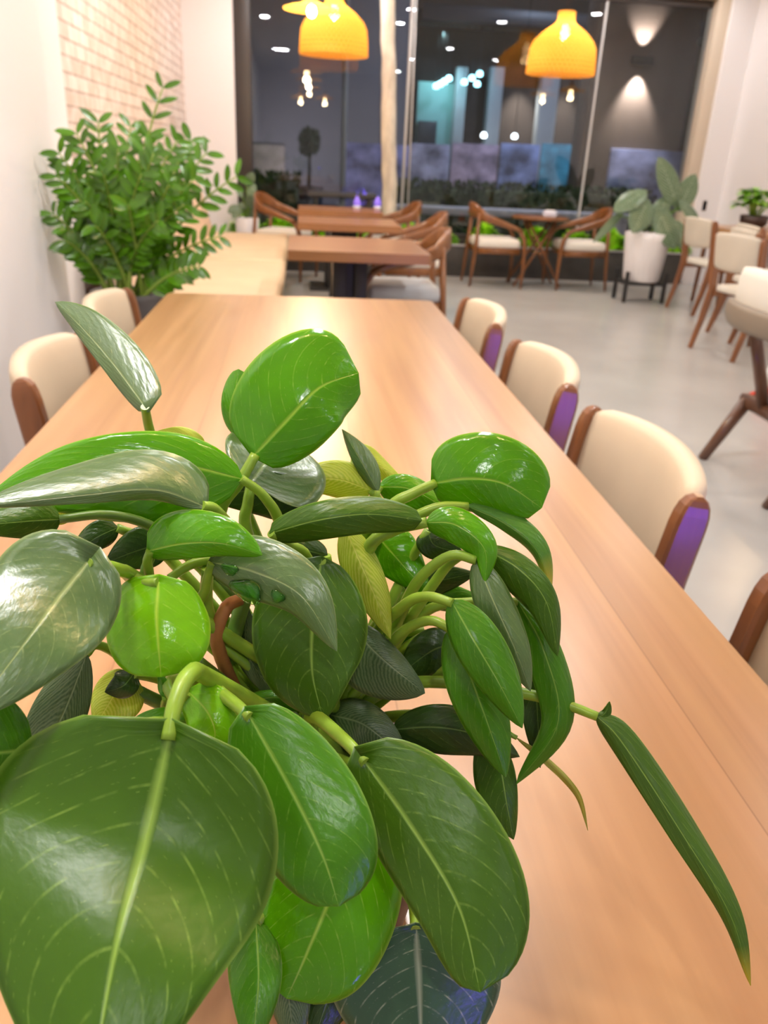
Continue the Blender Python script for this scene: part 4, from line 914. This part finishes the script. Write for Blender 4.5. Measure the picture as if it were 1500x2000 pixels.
# --- top
pleaf([(497, 890, .515), (560, 822, .513), (625, 757, .518), (700, 728, .535)], 128, 84, 'fresh', .012, .010, 'wide', .02, [(468, 942, .512), (430, 1000, .512), (440, 1110, .525)], .0038, label='round glossy leaf standing highest in the middle')
pleaf([(470, 852, .555), (458, 790, .555), (466, 721, .56)], 26, 38, 'fresh', .008, .008, 'round', 0, [(482, 900, .56), (500, 1060, .56)], .0028)
pleaf([(490, 942, .525), (520, 900, .545), (545, 852, .575)], 90, 128, 'grey', .004, -.008, 'wide', .0, [(484, 985, .525), (480, 1032, .53), (520, 1160, .54)], .0038)
pleaf([(848, 944, .52), (915, 935, .512), (985, 945, .512), (1058, 992, .52)], 92, 66, 'fresh', .012, .012, 'wide', .03, [(805, 965, .515), (762, 992, .515), (690, 1090, .53)], .0036, label='round glossy leaf at the right')
pleaf([(912, 988, .515), (985, 1022, .515), (1048, 1075, .512), (1076, 1160, .512)], 30, 14, 'yellowtip', .010, .006, 'long', 0, [(860, 990, .512), (805, 1012, .512), (730, 1055, .52), (690, 1180, .53)], .0034, label='drooping leaf with a yellow tip')
pleaf([(526, 1042, .475), (620, 1016, .465), (720, 1004, .47), (824, 1016, .48)], 36, 40, 'dark', .012, .010, 'wide', 0, [(560, 1062, .485), (600, 1090, .50), (600, 1180, .52)], .0032)
pleaf([(291, 1076, .445), (360, 1062, .435), (435, 1062, .432), (512, 1084, .435)], 66, 30, 'fresh', .012, .008, 'heart', .02, [(290, 1110, .455), (330, 1190, .49)], .0028)
pleaf([(412, 1098, .455), (500, 1118, .44), (590, 1165, .432), (658, 1272, .43)], 72, 52, 'grey', .010, .010, 'ovate', .02, [(402, 1150, .465), (405, 1230, .49)], .0030, label='leaf with water drops')
pleaf([(628, 1092, .475), (612, 1200, .462), (610, 1310, .458), (632, 1408, .458)], 108, 118, 'dark', .012, .012, 'long', .02, [(640, 1130, .49), (640, 1250, .52)])
pleaf([(672, 1024, .50), (700, 1090, .492), (735, 1170, .49), (763, 1248, .49)], 34, 40, 'lime', .010, .010, 'lance', 0, [(672, 1060, .51), (680, 1200, .53)], .0026, label='yellow green pleated leaf')
pleaf([(690, 1225, .505), (730, 1270, .495), (778, 1312, .49), (830, 1354, .49)], 34, 82, 'striped', .006, .008, 'heart', 0, [(660, 1240, .52)], label='dark leaf with pale veins')
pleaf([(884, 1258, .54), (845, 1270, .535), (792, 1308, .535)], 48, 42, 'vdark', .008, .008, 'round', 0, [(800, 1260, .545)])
# --- right cluster
pleaf([(1165, 1398, .50), (1215, 1450, .495), (1330, 1625, .485), (1425, 1785, .475), (1466, 1925, .47)], 34, 26, 'darktip', .010, .006, 'long', 0, [(1105, 1376, .505), (1030, 1356, .51), (890, 1334, .52), (760, 1345, .53)], .0034, label='long narrow leaf reaching far right', nu=40)
pleaf([(1166, 1402, .50), (1182, 1392, .50), (1191, 1370, .50)], 8, 12, 'dark', .002, .002, 'ovate', 0, None)
pleaf([(883, 1176, .465), (925, 1250, .455), (975, 1335, .452), (1020, 1422, .452)], 52, 44, 'mid', .012, .010, 'long', .02, [(835, 1165, .475), (790, 1182, .49), (720, 1260, .52)], .0032)
pleaf([(884, 1228, .48), (918, 1320, .472), (955, 1420, .468), (988, 1518, .47)], 52, 52, 'mid', .012, .010, 'long', .02, [(838, 1212, .487), (780, 1240, .50), (720, 1320, .525)], .0032)
pleaf([(930, 1092, .485), (962, 1170, .477), (1005, 1265, .475), (1036, 1350, .478)], 36, 38, 'grey', .010, .008, 'long', 0, [(880, 1085, .49), (820, 1130, .50), (780, 1205, .515), (720, 1330, .53)], .0034)
pleaf([(938, 1068, .495), (1015, 1112, .487), (1068, 1178, .485), (1089, 1282, .487)], 28, 46, 'dark', .010, .010, 'long', 0, [(885, 1095, .50), (840, 1150, .51), (740, 1300, .53)], .0032)
pleaf([(1010, 1172, .505), (1062, 1270, .498), (1090, 1410, .498), (1008, 1532, .505)], 34, 40, 'mid', .010, .010, 'long', 0, [(930, 1175, .51), (820, 1200, .52), (720, 1340, .535)], .0030)
pleaf([(832, 1020, .49), (890, 1025, .483), (945, 1070, .48), (948, 1138, .48)], 34, 36, 'fresh', .010, .010, 'ovate', 0, [(770, 1035, .495), (718, 1075, .50), (680, 1220, .53)], .0040)
pleaf([(765, 1425, .52), (850, 1420, .51), (930, 1435, .505), (1015, 1478, .505)], 46, 52, 'vdark', .010, .010, 'long', 0, [(700, 1420, .53)])
pleaf([(640, 1395, .53), (700, 1410, .515), (745, 1440, .51), (795, 1488, .51)], 44, 62, 'striped', .010, .010, 'heart', 0, [(620, 1420, .54)])
pleaf([(955, 1420, .515), (978, 1500, .51), (990, 1570, .508), (1003, 1640, .51)], 26, 56, 'dark', .006, .006, 'long', 0, [(900, 1400, .52), (760, 1400, .54)])
pleaf([(1008, 1440, .515), (1070, 1488, .51), (1128, 1550, .508), (1148, 1622, .51)], 6, 8, 'withered', .002, .002, 'lance', 0, [(960, 1420, .52), (800, 1400, .54)], .0018, label='thin withered leaf')
pleaf([(1045, 1320, .525), (1050, 1400, .52), (1055, 1500, .518)], 26, 30, 'vdark', .004, .004, 'lance', 0, [(980, 1300, .53), (800, 1330, .545)])
# --- behind and inside
pleaf([(728, 958, .565), (650, 935, .56), (552, 944, .555)], 36, 38, 'lime', .008, .008, 'ovate', 0, [(740, 1000, .565), (690, 1150, .565)])
pleaf([(738, 960, .56), (705, 900, .56), (668, 838, .565)], 16, 26, 'grey', .006, .006, 'lance', 0, [(730, 1010, .56), (690, 1150, .56)], .0026)
pleaf([(700, 870, .60), (735, 905, .595), (812, 968, .59)], 18, 24, 'lime', .006, .006, 'ovate', 0, [(690, 930, .59), (680, 1150, .57)])
pleaf([(740, 950, .575), (810, 958, .57), (910, 1020, .565)], 26, 38, 'fresh', .008, .008, 'ovate', 0, [(700, 1030, .57), (680, 1200, .56)])
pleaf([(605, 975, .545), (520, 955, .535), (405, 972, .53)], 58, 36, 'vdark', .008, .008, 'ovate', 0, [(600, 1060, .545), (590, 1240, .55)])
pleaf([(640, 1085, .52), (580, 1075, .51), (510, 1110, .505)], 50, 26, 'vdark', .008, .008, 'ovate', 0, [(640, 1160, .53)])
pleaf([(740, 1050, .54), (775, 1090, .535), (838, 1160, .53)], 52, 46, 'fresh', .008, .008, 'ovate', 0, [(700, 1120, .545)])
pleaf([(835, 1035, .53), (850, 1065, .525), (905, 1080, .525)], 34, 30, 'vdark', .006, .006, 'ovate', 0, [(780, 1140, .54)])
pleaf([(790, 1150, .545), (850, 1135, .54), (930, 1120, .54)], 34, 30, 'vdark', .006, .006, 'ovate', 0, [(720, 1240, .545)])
pleaf([(800, 1130, .55), (870, 1165, .545), (955, 1175, .545)], 30, 30, 'mid', .006, .006, 'ovate', 0, [(720, 1240, .55)])
pleaf([(830, 1230, .56), (800, 1290, .555), (815, 1340, .555)], 40, 30, 'mid', .006, .006, 'ovate', 0, [(740, 1260, .56)])
pleaf([(900, 1170, .55), (925, 1200, .55), (935, 1260, .55)], 30, 30, 'fresh', .004, .004, 'ovate', 0, [(800, 1220, .55)])
pleaf([(250, 1310, .47), (215, 1370, .465), (185, 1420, .46)], 60, 40, 'lime', .006, .006, 'ovate', 0, [(330, 1330, .49)])
pleaf([(262, 1315, .455), (240, 1340, .45), (205, 1352, .45)], 26, 30, 'vdark', .004, .004, 'ovate', 0, [(330, 1330, .48)])
pleaf([(450, 1380, .50), (540, 1362, .495), (610, 1390, .495)], 16, 24, 'mid', .005, .005, 'long', 0, [(430, 1400, .51)])
pleaf([(480, 1180, .505), (490, 1290, .50), (590, 1410, .50)], 20, 24, 'striped', .005, .005, 'lance', 0, [(490, 1150, .51), (560, 1300, .54)])
pleaf([(560, 1420, .52), (500, 1460, .50), (430, 1500, .49)], 40, 36, 'vdark', .006, .006, 'ovate', 0, [(600, 1430, .53)])
pleaf([(720, 1500, .51), (690, 1600, .49), (700, 1720, .48)], 70, 60, 'dark', .008, .008, 'ovate', 0, [(690, 1460, .52)])
pleaf([(250, 1420, .44), (330, 1405, .435), (420, 1420, .44)], 24, 20, 'fresh', .005, .005, 'long', 0, [(380, 1440, .47)])
# --- bare stems rising from the soil
for pp, r, m_ in (([(405, 1110, .47), (408, 1200, .485), (470, 1330, .52), (560, 1440, .55)], .0040, 'stalk'), ([(470, 1170, .49), (440, 1190, .485), (425, 1260, .49), (480, 1380, .53), (560, 1460, .55)], .0042, 'stalko'),
                  ([(480, 1160, .50), (455, 1250, .50), (450, 1330, .52), (560, 1450, .55)], .0052, 'stalkd'), ([(295, 1080, .47), (290, 1150, .48), (400, 1330, .52), (560, 1450, .55)], .0032, 'stalkd'),
                  ([(330, 1130, .465), (380, 1100, .47), (450, 1090, .48)], .0028, 'stalk'), ([(560, 1060, .50), (640, 1180, .53), (640, 1400, .555), (640, 1480, .56)], .0045, 'stalkd'),
                  ([(700, 1150, .53), (690, 1300, .55), (660, 1470, .56)], .0045, 'stalk'), ([(770, 1200, .53), (720, 1320, .545), (680, 1470, .56)], .0042, 'stalkd'),
                  ([(380, 1290, .47), (440, 1340, .50), (560, 1440, .54)], .0050, 'stalkd'), ([(230, 1330, .47), (330, 1380, .485), (500, 1440, .53)], .0042, 'stalkd'),
                  ([(500, 1200, .52), (500, 1300, .535), (560, 1450, .555)], .0030, 'stalkd')):
    cv = [Vector(p) for p in pp]; n = 18
    MB().tube([P(*catmull(cv, i/n))-PX0 for i in range(n+1)], [r*(.9+.3*i/n) for i in range(n+1)], 10).build('stem', M[m_], fpt, fixn=False)
# water drops lying on the leaf surface
fw = FN['leaf with water drops']
def proj(p):
    q = ROT.transposed() @ (p-CAMLOC); return 750+FPX*q.x/-q.z, 1000-FPX*q.y/-q.z
for px, py, rx, ry, lb in ((482, 1152, .0112, .0066, 'large flat water drop on the pale leaf, left one'), (541, 1164, .0044, .0040, 'small round water drop on the pale leaf, right one'), (452, 1112, .0062, .0034, 'flat water drop at the edge of the pale leaf, under the green leaf')):
    best = min(((abs(complex(*proj(fw(i/60, j/40)+PX0))-complex(px, py)) if False else abs(complex(proj(fw(i/60, j/40)+PX0)[0]-px, proj(fw(i/60, j/40)+PX0)[1]-py))), i/60, j/40) for i in range(1, 60) for j in range(1, 40))
    t, u = best[1], best[2]; p = fw(t, u)+PX0; a = (fw(t+.02, u)-fw(t-.02, u)).normalized(); b2 = (fw(t, u+.02)-fw(t, u-.02)).normalized(); nn = a.cross(b2).normalized()
    if nn.dot(CAMLOC-p) < 0: nn = -nn
    b2 = nn.cross(a).normalized()
    mb = MB(); b = bmesh.new(); bmesh.ops.create_uvsphere(b, u_segments=24, v_segments=14, radius=1.)
    for v in b.verts:
        k = 1+.13*math.sin(3*math.atan2(v.co.y, v.co.x)+px); v.co = Vector((v.co.x*rx*k, v.co.y*ry*k, max(v.co.z, -.05)*ry*.6))
    mb._add(b); o = mb.build('water_drop', M['water']); tag(o, lb, 'water drop', 'water drops on the leaf')
    o.matrix_world = Matrix.Translation(p+nn*.0006) @ Matrix((a, b2, nn)).transposed().to_4x4()
